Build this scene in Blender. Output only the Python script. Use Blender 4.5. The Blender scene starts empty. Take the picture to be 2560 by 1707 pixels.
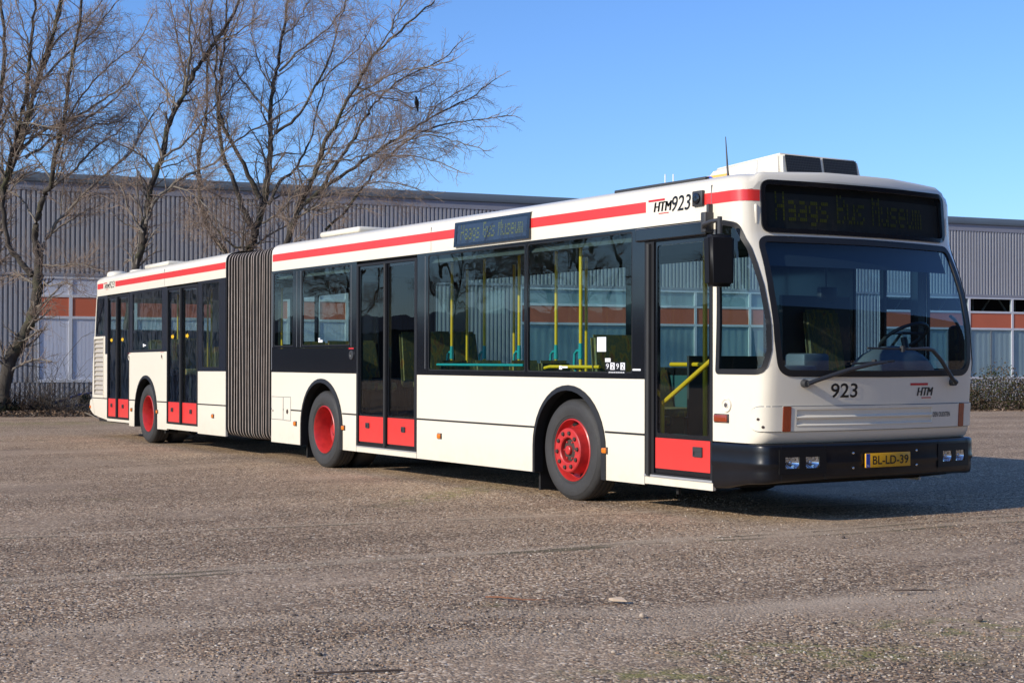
import bpy, bmesh, math, random
import numpy as np
from mathutils import Vector, Matrix, Euler
from mathutils.geometry import tessellate_polygon, delaunay_2d_cdt

scene = bpy.context.scene
COL = scene.collection
R = math.radians
# ------------------------------------------------------------------ camera, world, sun, exposure
CAM = Vector((8.93, -9.44, 1.338))
AX_R = Vector((0.53984285, 0.84176348, 0.00198544))
AX_U = Vector((0.00927575, -0.00830724, 0.99992247))
AX_F = Vector((-0.84171471, 0.53978258, 0.0122926))
FPX = 3775.9
cam = bpy.data.cameras.new('camera')
cam.sensor_width = 36.0; cam.sensor_fit = 'HORIZONTAL'; cam.lens = FPX / 2560 * 36
cam.clip_start = 0.1; cam.clip_end = 3000
co = bpy.data.objects.new('camera', cam); COL.objects.link(co)
co.matrix_world = Matrix(((AX_R.x, AX_U.x, -AX_F.x, CAM.x), (AX_R.y, AX_U.y, -AX_F.y, CAM.y), (AX_R.z, AX_U.z, -AX_F.z, CAM.z), (0, 0, 0, 1)))
scene.camera = co

SUN = Vector((0.03, -1.0, 0.455)).normalized()
w = bpy.data.worlds.new('World'); scene.world = w; w.use_nodes = True
nt = w.node_tree
for n in list(nt.nodes): nt.nodes.remove(n)
sky = nt.nodes.new('ShaderNodeTexSky'); sky.sky_type = 'NISHITA'; sky.sun_disc = False
sky.sun_elevation = math.asin(SUN.z); sky.sun_rotation = math.atan2(SUN.x, SUN.y)
sky.air_density = 1.0; sky.dust_density = 0.5; sky.ozone_density = 3.0; sky.altitude = 0
bg = nt.nodes.new('ShaderNodeBackground'); bg.inputs['Strength'].default_value = 0.128
wo = nt.nodes.new('ShaderNodeOutputWorld')
mxs = nt.nodes.new('ShaderNodeMix'); mxs.data_type = 'RGBA'; mxs.blend_type = 'MULTIPLY'; mxs.inputs[0].default_value = 1.0
mxs.inputs[7].default_value = (0.78, 1.05, 1.50, 1)
nt.links.new(sky.outputs[0], mxs.inputs[6]); nt.links.new(mxs.outputs[2], bg.inputs['Color']); nt.links.new(bg.outputs[0], wo.inputs['Surface'])
sl = bpy.data.lights.new('sun', 'SUN'); sl.energy = 4.6; sl.angle = R(0.5); sl.color = (1.0, 0.91, 0.77)
so = bpy.data.objects.new('sun', sl); COL.objects.link(so)
so.rotation_euler = SUN.to_track_quat('Z', 'Y').to_euler(); so.location = (0, -30, 20)
scene.view_settings.view_transform = 'Standard'; scene.view_settings.look = 'None'
scene.view_settings.exposure = 0.0; scene.view_settings.gamma = 1.0
scene.render.engine = 'CYCLES'
scene.cycles.transparent_max_bounces = 24; scene.cycles.max_bounces = 8

def at(x, y, depth):
    """world point seen at source pixel x,y of the photograph at the given depth along the view axis"""
    return CAM + depth * (AX_F + AX_R * ((x - 1280) / FPX) + AX_U * ((853.5 - y) / FPX))

def ground_z(x, y):
    return 0.025 + 0.0037 * min(max(x, -20), 3)

# ------------------------------------------------------------------ materials
def new_mat(name):
    m = bpy.data.materials.new(name); m.use_nodes = True
    return m, m.node_tree, m.node_tree.nodes['Principled BSDF']

def mat(name, col, rough=0.5, metal=0.0, coat=0.0, var=0.0, scale=3.0, bump=0.0, bscale=60.0, spec=0.5):
    m, t, b = new_mat(name)
    b.inputs['Base Color'].default_value = (*col, 1); b.inputs['Roughness'].default_value = rough
    b.inputs['Metallic'].default_value = metal; b.inputs['Coat Weight'].default_value = coat
    b.inputs['Coat Roughness'].default_value = 0.06; b.inputs['Specular IOR Level'].default_value = spec
    tc = t.nodes.new('ShaderNodeTexCoord')
    if var:
        n = t.nodes.new('ShaderNodeTexNoise'); n.inputs['Scale'].default_value = scale; n.inputs['Detail'].default_value = 6
        t.links.new(tc.outputs['Object'], n.inputs['Vector'])
        mx = t.nodes.new('ShaderNodeMix'); mx.data_type = 'RGBA'
        mx.inputs[6].default_value = (*[c * (1 - var) for c in col], 1); mx.inputs[7].default_value = (*[min(1, c * (1 + var)) for c in col], 1)
        t.links.new(n.outputs['Fac'], mx.inputs[0]); t.links.new(mx.outputs[2], b.inputs['Base Color'])
    if bump:
        n2 = t.nodes.new('ShaderNodeTexNoise'); n2.inputs['Scale'].default_value = bscale; n2.inputs['Detail'].default_value = 4
        t.links.new(tc.outputs['Object'], n2.inputs['Vector'])
        bp = t.nodes.new('ShaderNodeBump'); bp.inputs['Strength'].default_value = bump; bp.inputs['Distance'].default_value = 0.02
        t.links.new(n2.outputs['Fac'], bp.inputs['Height']); t.links.new(bp.outputs[0], b.inputs['Normal'])
    return m

def ramp(t, stops):
    r = t.nodes.new('ShaderNodeValToRGB')
    while len(r.color_ramp.elements) > 1: r.color_ramp.elements.remove(r.color_ramp.elements[-1])
    r.color_ramp.elements[0].position = stops[0][0]; r.color_ramp.elements[0].color = (*stops[0][1], 1)
    for p, c in stops[1:]:
        e = r.color_ramp.elements.new(p); e.color = (*c, 1)
    return r

def math_node(t, op, a, b=None, clamp=False):
    n = t.nodes.new('ShaderNodeMath'); n.operation = op; n.use_clamp = clamp
    for i, v in enumerate((a, b)):
        if v is None: continue
        if isinstance(v, (int, float)): n.inputs[i].default_value = v
        else: t.links.new(v, n.inputs[i])
    return n.outputs[0]

def mix_col(t, f, a, b):
    mx = t.nodes.new('ShaderNodeMix'); mx.data_type = 'RGBA'
    for i, v in ((0, f), (6, a), (7, b)):
        if isinstance(v, (int, float)): mx.inputs[i].default_value = v
        elif isinstance(v, tuple): mx.inputs[i].default_value = (*v, 1)
        else: t.links.new(v, mx.inputs[i])
    return mx.outputs[2]

def noise(t, vec, scale, detail=4, rough=0.55):
    n = t.nodes.new('ShaderNodeTexNoise'); n.inputs['Scale'].default_value = scale
    n.inputs['Detail'].default_value = detail; n.inputs['Roughness'].default_value = rough
    t.links.new(vec, n.inputs['Vector']); return n

def paint_mat(name, col, dirt=(0.36, 0.30, 0.22), amount=0.55):
    """coach paint: slightly uneven, road film rising from the bottom edge, thin vertical rain streaks"""
    m, t, b = new_mat(name)
    tc = t.nodes.new('ShaderNodeTexCoord'); sp = t.nodes.new('ShaderNodeSeparateXYZ')
    t.links.new(tc.outputs['Object'], sp.inputs[0])
    n1 = noise(t, tc.outputs['Object'], 1.3, 5)
    mp = t.nodes.new('ShaderNodeMapping'); mp.inputs['Scale'].default_value = (26, 26, 1.1)
    t.links.new(tc.outputs['Object'], mp.inputs[0])
    n2 = noise(t, mp.outputs[0], 1.0, 3)
    low = t.nodes.new('ShaderNodeMapRange'); low.inputs['From Min'].default_value = 0.55; low.inputs['From Max'].default_value = 0.22
    t.links.new(sp.outputs['Z'], low.inputs['Value'])
    n3 = noise(t, tc.outputs['Object'], 9.0, 6, 0.7)
    film = math_node(t, 'MULTIPLY', low.outputs[0], math_node(t, 'MULTIPLY', n3.outputs['Fac'], n3.outputs['Fac']))
    streak = math_node(t, 'MULTIPLY', math_node(t, 'SUBTRACT', n2.outputs['Fac'], 0.60, True), 0.55)
    f = math_node(t, 'MULTIPLY', math_node(t, 'ADD', film, streak, True), amount, True)
    base = mix_col(t, n1.outputs['Fac'], tuple(c * 0.96 for c in col), tuple(min(1, c * 1.03) for c in col))
    t.links.new(mix_col(t, f, base, dirt), b.inputs['Base Color'])
    b.inputs['Roughness'].default_value = 0.32; b.inputs['Coat Weight'].default_value = 0.35; b.inputs['Coat Roughness'].default_value = 0.08
    nb = noise(t, tc.outputs['Object'], 2.2, 2)
    bp = t.nodes.new('ShaderNodeBump'); bp.inputs['Strength'].default_value = 0.05; bp.inputs['Distance'].default_value = 0.02
    t.links.new(nb.outputs['Fac'], bp.inputs['Height']); t.links.new(bp.outputs[0], b.inputs['Coat Normal'])
    return m

def glass_mat(name, tint, ior=1.52, wave=0.0, rough=0.0):
    m = bpy.data.materials.new(name); m.use_nodes = True; t = m.node_tree
    for n in list(t.nodes): t.nodes.remove(n)
    out = t.nodes.new('ShaderNodeOutputMaterial'); tr = t.nodes.new('ShaderNodeBsdfTransparent'); gl = t.nodes.new('ShaderNodeBsdfGlossy')
    fr = t.nodes.new('ShaderNodeFresnel'); mx = t.nodes.new('ShaderNodeMixShader')
    tr.inputs[0].default_value = (*tint, 1); gl.inputs['Roughness'].default_value = rough; gl.inputs['Color'].default_value = (1, 1, 1, 1)
    ge = t.nodes.new('ShaderNodeNewGeometry'); mr = t.nodes.new('ShaderNodeMapRange')          # same reflectance seen from either side of the pane
    mr.inputs['To Min'].default_value = ior; mr.inputs['To Max'].default_value = 1 / ior
    t.links.new(ge.outputs['Backfacing'], mr.inputs['Value']); t.links.new(mr.outputs[0], fr.inputs['IOR'])
    t.links.new(fr.outputs[0], mx.inputs[0]); t.links.new(tr.outputs[0], mx.inputs[1]); t.links.new(gl.outputs[0], mx.inputs[2])
    t.links.new(mx.outputs[0], out.inputs['Surface'])
    if wave:
        tc = t.nodes.new('ShaderNodeTexCoord'); n = noise(t, tc.outputs['Object'], 2.6, 1)
        bp = t.nodes.new('ShaderNodeBump'); bp.inputs['Strength'].default_value = wave; bp.inputs['Distance'].default_value = 0.05
        t.links.new(n.outputs['Fac'], bp.inputs['Height']); t.links.new(bp.outputs[0], gl.inputs['Normal'])
    return m

M = {}
M['white'] = paint_mat('cream_paint', (0.785, 0.72, 0.585))
M['red'] = paint_mat('red_paint', (0.72, 0.040, 0.034), amount=0.2)
M['liner'] = mat('interior_liner', (0.055, 0.06, 0.06), 0.7)
M['teal_liner'] = mat('teal_liner', (0.02, 0.085, 0.095), 0.6)
M['ceiling'] = mat('ceiling_liner', (0.06, 0.06, 0.06), 0.7)
M['black'] = mat('black_gloss', (0.008, 0.009, 0.012), 0.12, coat=0.5)
M['rubber'] = mat('black_rubber', (0.014, 0.014, 0.015), 0.5, var=0.25, scale=8, spec=0.35)
M['bump'] = mat('bumper_plastic', (0.007, 0.0075, 0.010), 0.30, var=0.3, scale=6, spec=0.42)
M['bumpmat'] = mat('bumper_matt', (0.006, 0.006, 0.007), 0.5, var=0.3, spec=0.3)
M['under'] = mat('underbody', (0.012, 0.011, 0.010), 0.9, var=0.4)
M['glass'] = glass_mat('tinted_glass', (0.70, 0.88, 0.84), wave=0.035)
M['glassdoor'] = glass_mat('door_glass', (0.70, 0.83, 0.81), wave=0.025)
M['glassfront'] = glass_mat('windscreen_glass', (0.45, 0.61, 0.74), wave=0.01)
M['glasssign'] = glass_mat('sign_glass', (0.55, 0.58, 0.58), ior=1.45)
M['tyre'] = mat('tyre_rubber', (0.035, 0.034, 0.033), 0.7, var=0.35, scale=7, bump=0.15, bscale=40)
M['rim'] = mat('red_rim', (0.50, 0.030, 0.028), 0.38, var=0.35, scale=14, coat=0.15)
M['rust'] = mat('rusty_dark', (0.05, 0.032, 0.026), 0.8, var=0.5, scale=40)
M['amber'] = mat('amber_lens', (0.70, 0.19, 0.012), 0.18, coat=0.5, var=0.2, scale=90)
M['amberdark'] = mat('amber_lens_dark', (0.27, 0.040, 0.010), 0.2, coat=0.5, var=0.25, scale=60)
M['chrome'] = mat('chrome', (0.75, 0.76, 0.78), 0.12, 1.0)
M['alu'] = mat('aluminium', (0.50, 0.50, 0.50), 0.42, 0.8, var=0.15)
M['badge'] = mat('badge_metal', (0.10, 0.10, 0.10), 0.35, 0.6)
M['sill'] = mat('sill_metal', (0.42, 0.42, 0.42), 0.5, 0.4, var=0.2)
M['yellowplate'] = mat('plate_yellow', (0.68, 0.355, 0.012), 0.4)
M['blue'] = mat('plate_blue', (0.02, 0.08, 0.42), 0.4)
M['ink'] = mat('black_ink', (0.008, 0.008, 0.009), 0.4)
M['redink'] = mat('red_ink', (0.55, 0.02, 0.03), 0.4)
M['whiteink'] = mat('white_ink', (0.8, 0.8, 0.8), 0.5)
M['paper'] = mat('paper', (0.74, 0.78, 0.80), 0.8)
M['pole'] = mat('yellow_pole', (0.78, 0.46, 0.015), 0.35)
M['teal'] = mat('teal_handle', (0.02, 0.30, 0.31), 0.35)
M['greyplastic'] = mat('grey_plastic', (0.16, 0.165, 0.17), 0.55, var=0.15)
M['darkplastic'] = mat('dark_plastic', (0.035, 0.036, 0.038), 0.5, var=0.2)
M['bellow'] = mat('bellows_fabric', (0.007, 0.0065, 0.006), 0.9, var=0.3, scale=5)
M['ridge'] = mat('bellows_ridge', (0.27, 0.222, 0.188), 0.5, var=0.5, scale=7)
M['vent'] = mat('vent_slats', (0.42, 0.38, 0.32), 0.6, var=0.2, scale=12)
M['mesh'] = mat('mesh_black', (0.02, 0.02, 0.02), 0.6)
M['orange'] = mat('orange_label', (0.85, 0.42, 0.10), 0.5)
def led_mat():
    m, t, b = new_mat('flipdot_yellow')
    b.inputs['Base Color'].default_value = (0.17, 0.18, 0.018, 1); b.inputs['Roughness'].default_value = 0.6
    return m
M['dot'] = led_mat()
M['dot2'] = mat('flipdot_side', (0.40, 0.42, 0.08), 0.6)
M['signback'] = mat('sign_backing', (0.012, 0.014, 0.012), 0.7)
def moquette():
    m, t, b = new_mat('seat_moquette'); tc = t.nodes.new('ShaderNodeTexCoord')
    mp = t.nodes.new('ShaderNodeMapping'); mp.inputs['Scale'].default_value = (1, 1, 0.45); t.links.new(tc.outputs['Object'], mp.inputs[0])
    n = noise(t, mp.outputs[0], 9, 4, 0.7)
    r = ramp(t, [(0.30, (0.08, 0.075, 0.05)), (0.42, (0.20, 0.16, 0.06)), (0.5, (0.10, 0.11, 0.07)), (0.56, (0.30, 0.22, 0.05)), (0.63, (0.26, 0.10, 0.04)), (0.7, (0.09, 0.11, 0.09))])
    t.links.new(n.outputs['Fac'], r.inputs[0]); t.links.new(r.outputs[0], b.inputs['Base Color']); b.inputs['Roughness'].default_value = 0.9
    return m
M['fabric'] = moquette()

# ------------------------------------------------------------------ mesh helpers
class MB:
    def __init__(s): s.v = []; s.f = []; s.m = []
    def add(s, vs, fs, mi=0):
        o = len(s.v); s.v += [tuple(p) for p in vs]
        for q in fs: s.f.append(tuple(i + o for i in q)); s.m.append(mi)
        return s
    def box(s, x0, x1, y0, y1, z0, z1, mi=0):
        vs = [(x, y, z) for z in (z0, z1) for y in (y0, y1) for x in (x0, x1)]
        return s.add(vs, [(0, 2, 3, 1), (4, 5, 7, 6), (0, 1, 5, 4), (2, 6, 7, 3), (0, 4, 6, 2), (1, 3, 7, 5)], mi)
    def rbox(s, x0, x1, y0, y1, z0, z1, c=0.02, mi=0):
        """box with chamfered edges"""
        bm = bmesh.new(); bmesh.ops.create_cube(bm, size=1)
        for v in bm.verts:
            v.co = Vector((x0 + (v.co.x + .5) * (x1 - x0), y0 + (v.co.y + .5) * (y1 - y0), z0 + (v.co.z + .5) * (z1 - z0)))
        bmesh.ops.bevel(bm, geom=list(bm.edges), offset=c, segments=2, affect='EDGES', profile=0.5)
        s.bm(bm, mi); return s
    def bm(s, bm, mi=0):
        bm.verts.index_update()
        s.add([v.co for v in bm.verts], [[v.index for v in f.verts] for f in bm.faces], mi); bm.free()
    def tube(s, pts, r, n=8, mi=0, cap=True):
        pts = [Vector(p) for p in pts]; rs = r if isinstance(r, (list, tuple)) else [r] * len(pts)
        vs = []; fs = []; u = None
        for i, p in enumerate(pts):
            d = (pts[min(i + 1, len(pts) - 1)] - pts[max(i - 1, 0)]).normalized()
            if u is None: u = d.orthogonal().normalized()
            else:
                u = u - d * u.dot(d)
                u = u.normalized() if u.length > 1e-6 else d.orthogonal().normalized()
            b = d.cross(u)
            for k in range(n):
                a = 2 * math.pi * k / n; vs.append(p + (u * math.cos(a) + b * math.sin(a)) * rs[i])
        for i in range(len(pts) - 1):
            for k in range(n):
                a = i * n + k; b2 = i * n + (k + 1) % n; fs.append((a, b2, b2 + n, a + n))
        if cap: fs.append(tuple(range(n))[::-1]); fs.append(tuple((len(pts) - 1) * n + k for k in range(n)))
        return s.add(vs, fs, mi)
    def lathe_y(s, cx, cz, prof, n=48, mi=0, a0=0.0):
        """prof: (radius, y) pairs turned about the y axis through cx, cz"""
        vs = []; fs = []
        for r_, y in prof:
            for k in range(n):
                a = a0 + 2 * math.pi * k / n; vs.append((cx + r_ * math.cos(a), y, cz + r_ * math.sin(a)))
        for i in range(len(prof) - 1):
            for k in range(n):
                k2 = (k + 1) % n; fs.append((i * n + k, i * n + k2, (i + 1) * n + k2, (i + 1) * n + k))
        return s.add(vs, fs, mi)
    def slab(s, outer, holes, y0, y1, mi=0):
        """plate in the xz plane: face at y0 (outside), face at y1, walls along the outline and holes"""
        loops = [outer] + list(holes)
        t = tessellate_polygon([[Vector((p[0], p[1], 0)) for p in lp] for lp in loops])
        flat = [p for lp in loops for p in lp]; n = len(flat)
        vs = [(p[0], y0, p[1]) for p in flat] + [(p[0], y1, p[1]) for p in flat]
        fs = [tuple(q) for q in t] + [tuple(i + n for i in q) for q in t]
        o = 0
        for lp in loops:
            k = len(lp)
            for i in range(k):
                a = o + i; b = o + (i + 1) % k; fs.append((a, b, b + n, a + n))
            o += k
        return s.add(vs, fs, mi)
    def grid(s, rows, mi=0):
        nr = len(rows); nc = len(rows[0])
        return s.add([p for r_ in rows for p in r_], [(i * nc + j, i * nc + j + 1, (i + 1) * nc + j + 1, (i + 1) * nc + j) for i in range(nr - 1) for j in range(nc - 1)], mi)

def ob(name, mb, mats, parent=None, smooth=30, mtx=None, label=None):
    me = bpy.data.meshes.new(name); me.from_pydata(mb.v, [], mb.f)
    ms = mats if isinstance(mats, (list, tuple)) else [mats]
    for m in ms: me.materials.append(M[m] if isinstance(m, str) else m)
    if len(ms) > 1: me.polygons.foreach_set('material_index', mb.m)
    bm = bmesh.new(); bm.from_mesh(me); bmesh.ops.recalc_face_normals(bm, faces=bm.faces); bm.to_mesh(me); bm.free()
    if smooth:
        me.polygons.foreach_set('use_smooth', [True] * len(me.polygons)); me.set_sharp_from_angle(angle=R(smooth))
    me.update()
    o = bpy.data.objects.new(name, me); COL.objects.link(o)
    if parent is not None: o.parent = parent
    if mtx is not None: o.matrix_local = mtx
    if label: o['label'] = label
    return o

def thing(name, label, cat, loc=(0, 0, 0), group=None):
    o = bpy.data.objects.new(name, None); COL.objects.link(o); o.location = loc; o.empty_display_size = 0.3
    o['label'] = label; o['category'] = cat
    if group: o['group'] = group
    return o
def tag(o, label, cat, group=None):
    o['label'] = label; o['category'] = cat
    if group: o['group'] = group
    return o

def rect(x0, x1, z0, z1): return [(x0, z0), (x1, z0), (x1, z1), (x0, z1)]
def rpoly(pts, rad, n=6):
    """polygon with rounded corners; rad is one radius or one per corner"""
    out = []; k = len(pts)
    for i in range(k):
        r_ = rad[i] if isinstance(rad, (list, tuple)) else rad
        p = Vector(pts[i]); a = Vector(pts[i - 1]) - p; b = Vector(pts[(i + 1) % k]) - p
        if r_ <= 1e-5: out.append((p.x, p.y)); continue
        la, lb = a.length, b.length; a.normalize(); b.normalize()
        ang = a.angle(b); d = min(r_ / math.tan(ang / 2), la * .49, lb * .49)
        for j in range(n + 1):
            t = j / n; q = (p + a * d) * (1 - t) ** 2 + p * 2 * t * (1 - t) + (p + b * d) * t ** 2
            out.append((q.x, q.y))
    return out
def rrect(x0, x1, z0, z1, r_): return rpoly(rect(x0, x1, z0, z1), r_)
def arch_pts(xc, r_, z0, zc, zbend=None, n=20):
    """from the bottom left, up and over, to the bottom right"""
    pts = [(xc - r_, z0)]
    for i in range(n + 1):
        a = math.pi - math.pi * i / n; pts.append((xc + r_ * math.cos(a), zc + r_ * math.sin(a)))
    return pts + [(xc + r_, z0)]

# text as flat mesh, in the default font
def text_mesh(body, size=1.0, shear=0.0, xs=1.0, bold=0.0, align='LEFT'):
    c = bpy.data.curves.new('t', 'FONT'); c.body = body; c.size = size; c.shear = shear; c.offset = bold; c.align_x = align
    c.resolution_u = 3
    o = bpy.data.objects.new('t', c); COL.objects.link(o)
    dg = bpy.context.evaluated_depsgraph_get(); me = bpy.data.meshes.new_from_object(o.evaluated_get(dg))
    vs = [(v.co.x * xs, v.co.y) for v in me.vertices]; fs = [tuple(p.vertices) for p in me.polygons]
    bpy.data.objects.remove(o); bpy.data.curves.remove(c); bpy.data.meshes.remove(me)
    return vs, fs
def fit_text(body, x0, x1, z0, z1, fn, shear=0.0, bold=0.0, mb=None, mi=0):
    """lettering stretched into the box x0..x1, z0..z1, then carried onto a surface by fn(x, z)"""
    vs, fs = text_mesh(body, 1.0, shear, 1.0, bold)
    a = np.array(vs); lo = a.min(0); hi = a.max(0)
    mb = mb or MB()
    mb.add([fn(x0 + (p[0] - lo[0]) / (hi[0] - lo[0]) * (x1 - x0), z0 + (p[1] - lo[1]) / (hi[1] - lo[1]) * (z1 - z0)) for p in vs], fs, mi)
    return mb

GLYPH = {'H': '10001 10001 10001 11111 10001 10001 10001', 'B': '11110 10001 10001 11110 10001 10001 11110', 'M': '10001 11011 10101 10101 10001 10001 10001',
         'a': '00000 00000 01110 00001 01111 10001 01111', 'g': '00000 00000 01111 10001 10001 01111 00001 01110', 's': '00000 00000 01111 10000 01110 00001 11110',
         'u': '00000 00000 10001 10001 10001 10011 01101', 'e': '00000 00000 01110 10001 11111 10000 01110', 'm': '00000 00000 11010 10101 10101 10101 10101'}
def dot_text(s_, x0, x1, z0, z1, fn, miss=0.0, seed=3, gap=0.12):
    rnd = random.Random(seed); mb = MB()
    ncol = sum(4 if ch == ' ' else 6 for ch in s_) - 1; dx = (x1 - x0) / ncol; dz = (z1 - z0) / 8; c0 = 0
    for ch in s_:
        if ch == ' ': c0 += 4; continue
        for r_, row in enumerate(GLYPH[ch].split()):
            for c, b in enumerate(row):
                if b == '1' and rnd.random() >= miss:
                    x = x0 + (c0 + c) * dx; z = z1 - (r_ + 1) * dz
                    mb.add([fn(x + dx * gap, z + dz * gap), fn(x + dx * (1 - gap), z + dz * gap), fn(x + dx * (1 - gap), z + dz * (1 - gap)), fn(x + dx * gap, z + dz * (1 - gap))], [(0, 1, 2, 3)])
        c0 += 6
    return mb

# ------------------------------------------------------------------ ground
def build_ground():
    xs = np.unique(np.concatenate([np.linspace(-400, -60, 12), np.arange(-60, 30, 0.6), np.linspace(30, 300, 10)]))
    ys = np.unique(np.concatenate([np.linspace(-300, -25, 10), np.arange(-25, 60, 0.6), np.linspace(60, 500, 12)]))
    X, Y = np.meshgrid(xs, ys)
    Z = 0.025 + 0.0037 * np.clip(X, -20, 3)
    und = 0.010 * np.sin(X * 0.9 + 1.3 * np.sin(Y * 0.5)) * np.sin(Y * 0.8 + 0.7) + 0.006 * np.sin(X * 2.1 + Y * 1.7)
    near = np.clip((X + 0.0) / 2.5, 0, 1)           # the yard is lumpy in front of the bus, even below it
    Z = Z + und * (0.25 + 1.0 * near) - 0.004
    nx = len(xs); v = np.stack([X.ravel(), Y.ravel(), Z.ravel()], 1)
    f = [(j * nx + i, j * nx + i + 1, (j + 1) * nx + i + 1, (j + 1) * nx + i) for j in range(len(ys) - 1) for i in range(nx - 1)]
    me = bpy.data.meshes.new('ground'); me.from_pydata(v.tolist(), [], f)
    me.polygons.foreach_set('use_smooth', [True] * len(f))
    m, t, b = new_mat('yard_surface'); tc = t.nodes.new('ShaderNodeTexCoord'); P = tc.outputs['Object']
    v1 = t.nodes.new('ShaderNodeTexVoronoi'); v1.inputs['Scale'].default_value = 68; t.links.new(P, v1.inputs['Vector'])
    v2 = t.nodes.new('ShaderNodeTexVoronoi'); v2.inputs['Scale'].default_value = 34; t.links.new(P, v2.inputs['Vector'])
    sep = t.nodes.new('ShaderNodeSeparateColor'); t.links.new(v1.outputs['Color'], sep.inputs[0])
    sep2 = t.nodes.new('ShaderNodeSeparateColor'); t.links.new(v2.outputs['Color'], sep2.inputs[0])
    stops = [(0.0, (0.035, 0.028, 0.022)), (0.2, (0.12, 0.088, 0.062)), (0.42, (0.26, 0.195, 0.14)), (0.62, (0.40, 0.31, 0.22)), (0.76, (0.27, 0.165, 0.095)), (0.88, (0.58, 0.475, 0.35)), (1.0, (0.78, 0.70, 0.60))]
    r1 = ramp(t, stops); t.links.new(sep.outputs[0], r1.inputs[0])
    r2 = ramp(t, stops); t.links.new(sep2.outputs[0], r2.inputs[0])
    big = noise(t, P, 0.35, 5, 0.6)
    mid = noise(t, P, 1.4, 5, 0.6)
    fine = noise(t, P, 110, 4, 0.8)
    selb = ramp(t, [(0.5, (0, 0, 0)), (0.62, (1, 1, 1))]); t.links.new(mid.outputs['Fac'], selb.inputs[0])
    bigstone = math_node(t, 'MULTIPLY', selb.outputs[0], math_node(t, 'GREATER_THAN', sep2.outputs[1], 0.72))
    stones = mix_col(t, bigstone, r1.outputs[0], r2.outputs[0])
    # worn, finer patches of cement between the exposed stones
    wornr = ramp(t, [(0.50, (0, 0, 0)), (0.60, (1, 1, 1))]); t.links.new(big.outputs['Fac'], wornr.inputs[0])
    fr = ramp(t, [(0.36, (0.15, 0.115, 0.09)), (0.5, (0.36, 0.29, 0.225)), (0.62, (0.56, 0.47, 0.375))]); t.links.new(fine.outputs['Fac'], fr.inputs[0])
    c = mix_col(t, math_node(t, 'MULTIPLY', wornr.outputs[0], 0.50), stones, fr.outputs[0])
    # broad patches where the stones are paler or darker, streaked the way vehicles run
    mps = t.nodes.new('ShaderNodeMapping'); mps.inputs['Rotation'].default_value = (0, 0, R(32)); mps.inputs['Scale'].default_value = (0.9, 0.22, 1); t.links.new(P, mps.inputs[0])
    st = noise(t, mps.outputs[0], 1.0, 6, 0.62); sr = ramp(t, [(0.32, (0.74, 0.72, 0.70)), (0.5, (1, 1, 1)), (0.68, (1.18, 1.18, 1.18))]); t.links.new(st.outputs['Fac'], sr.inputs[0])
    ms = t.nodes.new('ShaderNodeMix'); ms.data_type = 'RGBA'; ms.blend_type = 'MULTIPLY'; ms.inputs[0].default_value = 1.0; t.links.new(c, ms.inputs[6]); t.links.new(sr.outputs[0], ms.inputs[7]); c = ms.outputs[2]
    # dark damp spots and moss
    dn = noise(t, P, 0.8, 6, 0.65)
    dr = ramp(t, [(0.60, (0, 0, 0)), (0.72, (1, 1, 1))]); t.links.new(dn.outputs['Fac'], dr.inputs[0])
    c = mix_col(t, math_node(t, 'MULTIPLY', dr.outputs[0], 0.55), c, (0.075, 0.062, 0.05))
    sx = t.nodes.new('ShaderNodeSeparateXYZ'); t.links.new(P, sx.inputs[0])
    wob = noise(t, P, 0.55, 4)
    def line(px, py, nx_, ny_, wdt, wobble):
        d = math_node(t, 'ADD', math_node(t, 'MULTIPLY', math_node(t, 'SUBTRACT', sx.outputs['X'], px), nx_), math_node(t, 'MULTIPLY', math_node(t, 'SUBTRACT', sx.outputs['Y'], py), ny_))
        d = math_node(t, 'ADD', d, math_node(t, 'MULTIPLY', math_node(t, 'SUBTRACT', wob.outputs['Fac'], 0.5), wobble))
        a = math_node(t, 'ABSOLUTE', d)
        return d, math_node(t, 'SUBTRACT', 1.0, math_node(t, 'DIVIDE', a, wdt), True)
    for li_, (p0, p1, wd, wb) in enumerate(LINES):
        dx, dy = p1[0] - p0[0], p1[1] - p0[1]; L = math.hypot(dx, dy); nx_, ny_ = -dy / L, dx / L
        d, lm = line(p0[0], p0[1], nx_, ny_, wd, wb)
        pale = math_node(t, 'MULTIPLY', lm, 0.75, True)
        c = mix_col(t, math_node(t, 'MULTIPLY', pale, 0.75), c, mix_col(t, 0.55, fr.outputs[0], (0.52, 0.44, 0.35)))
        d2, l2 = line(p0[0] - nx_ * wd * .55, p0[1] - ny_ * wd * .55, nx_, ny_, wd * .42, wb)
        brk = ramp(t, [(0.44, (0, 0, 0)), (0.56, (1, 1, 1))]); nb = noise(t, P, 1.1, 5); t.links.new(nb.outputs['Fac'], brk.inputs[0])
        k = math_node(t, 'MULTIPLY', math_node(t, 'MULTIPLY', l2, brk.outputs[0]), 1.4, True)
        c = mix_col(t, math_node(t, 'MULTIPLY', k, 0.0 if li_ in (2, 3) else 0.85), c, mix_col(t, noise(t, P, 4, 4).outputs['Fac'], (0.07, 0.06, 0.045), (0.13, 0.115, 0.055)))
    mo = noise(t, P, 0.5, 6, 0.7); mo2 = noise(t, P, 7, 5, 0.7)
    mr = ramp(t, [(0.62, (0, 0, 0)), (0.70, (1, 1, 1))]); t.links.new(mo.outputs['Fac'], mr.inputs[0])
    mr2 = ramp(t, [(0.46, (0, 0, 0)), (0.6, (1, 1, 1))]); t.links.new(mo2.outputs['Fac'], mr2.inputs[0])
    c = mix_col(t, math_node(t, 'MULTIPLY', math_node(t, 'MULTIPLY', mr.outputs[0], mr2.outputs[0]), 0.6), c, (0.13, 0.15, 0.035))
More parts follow.
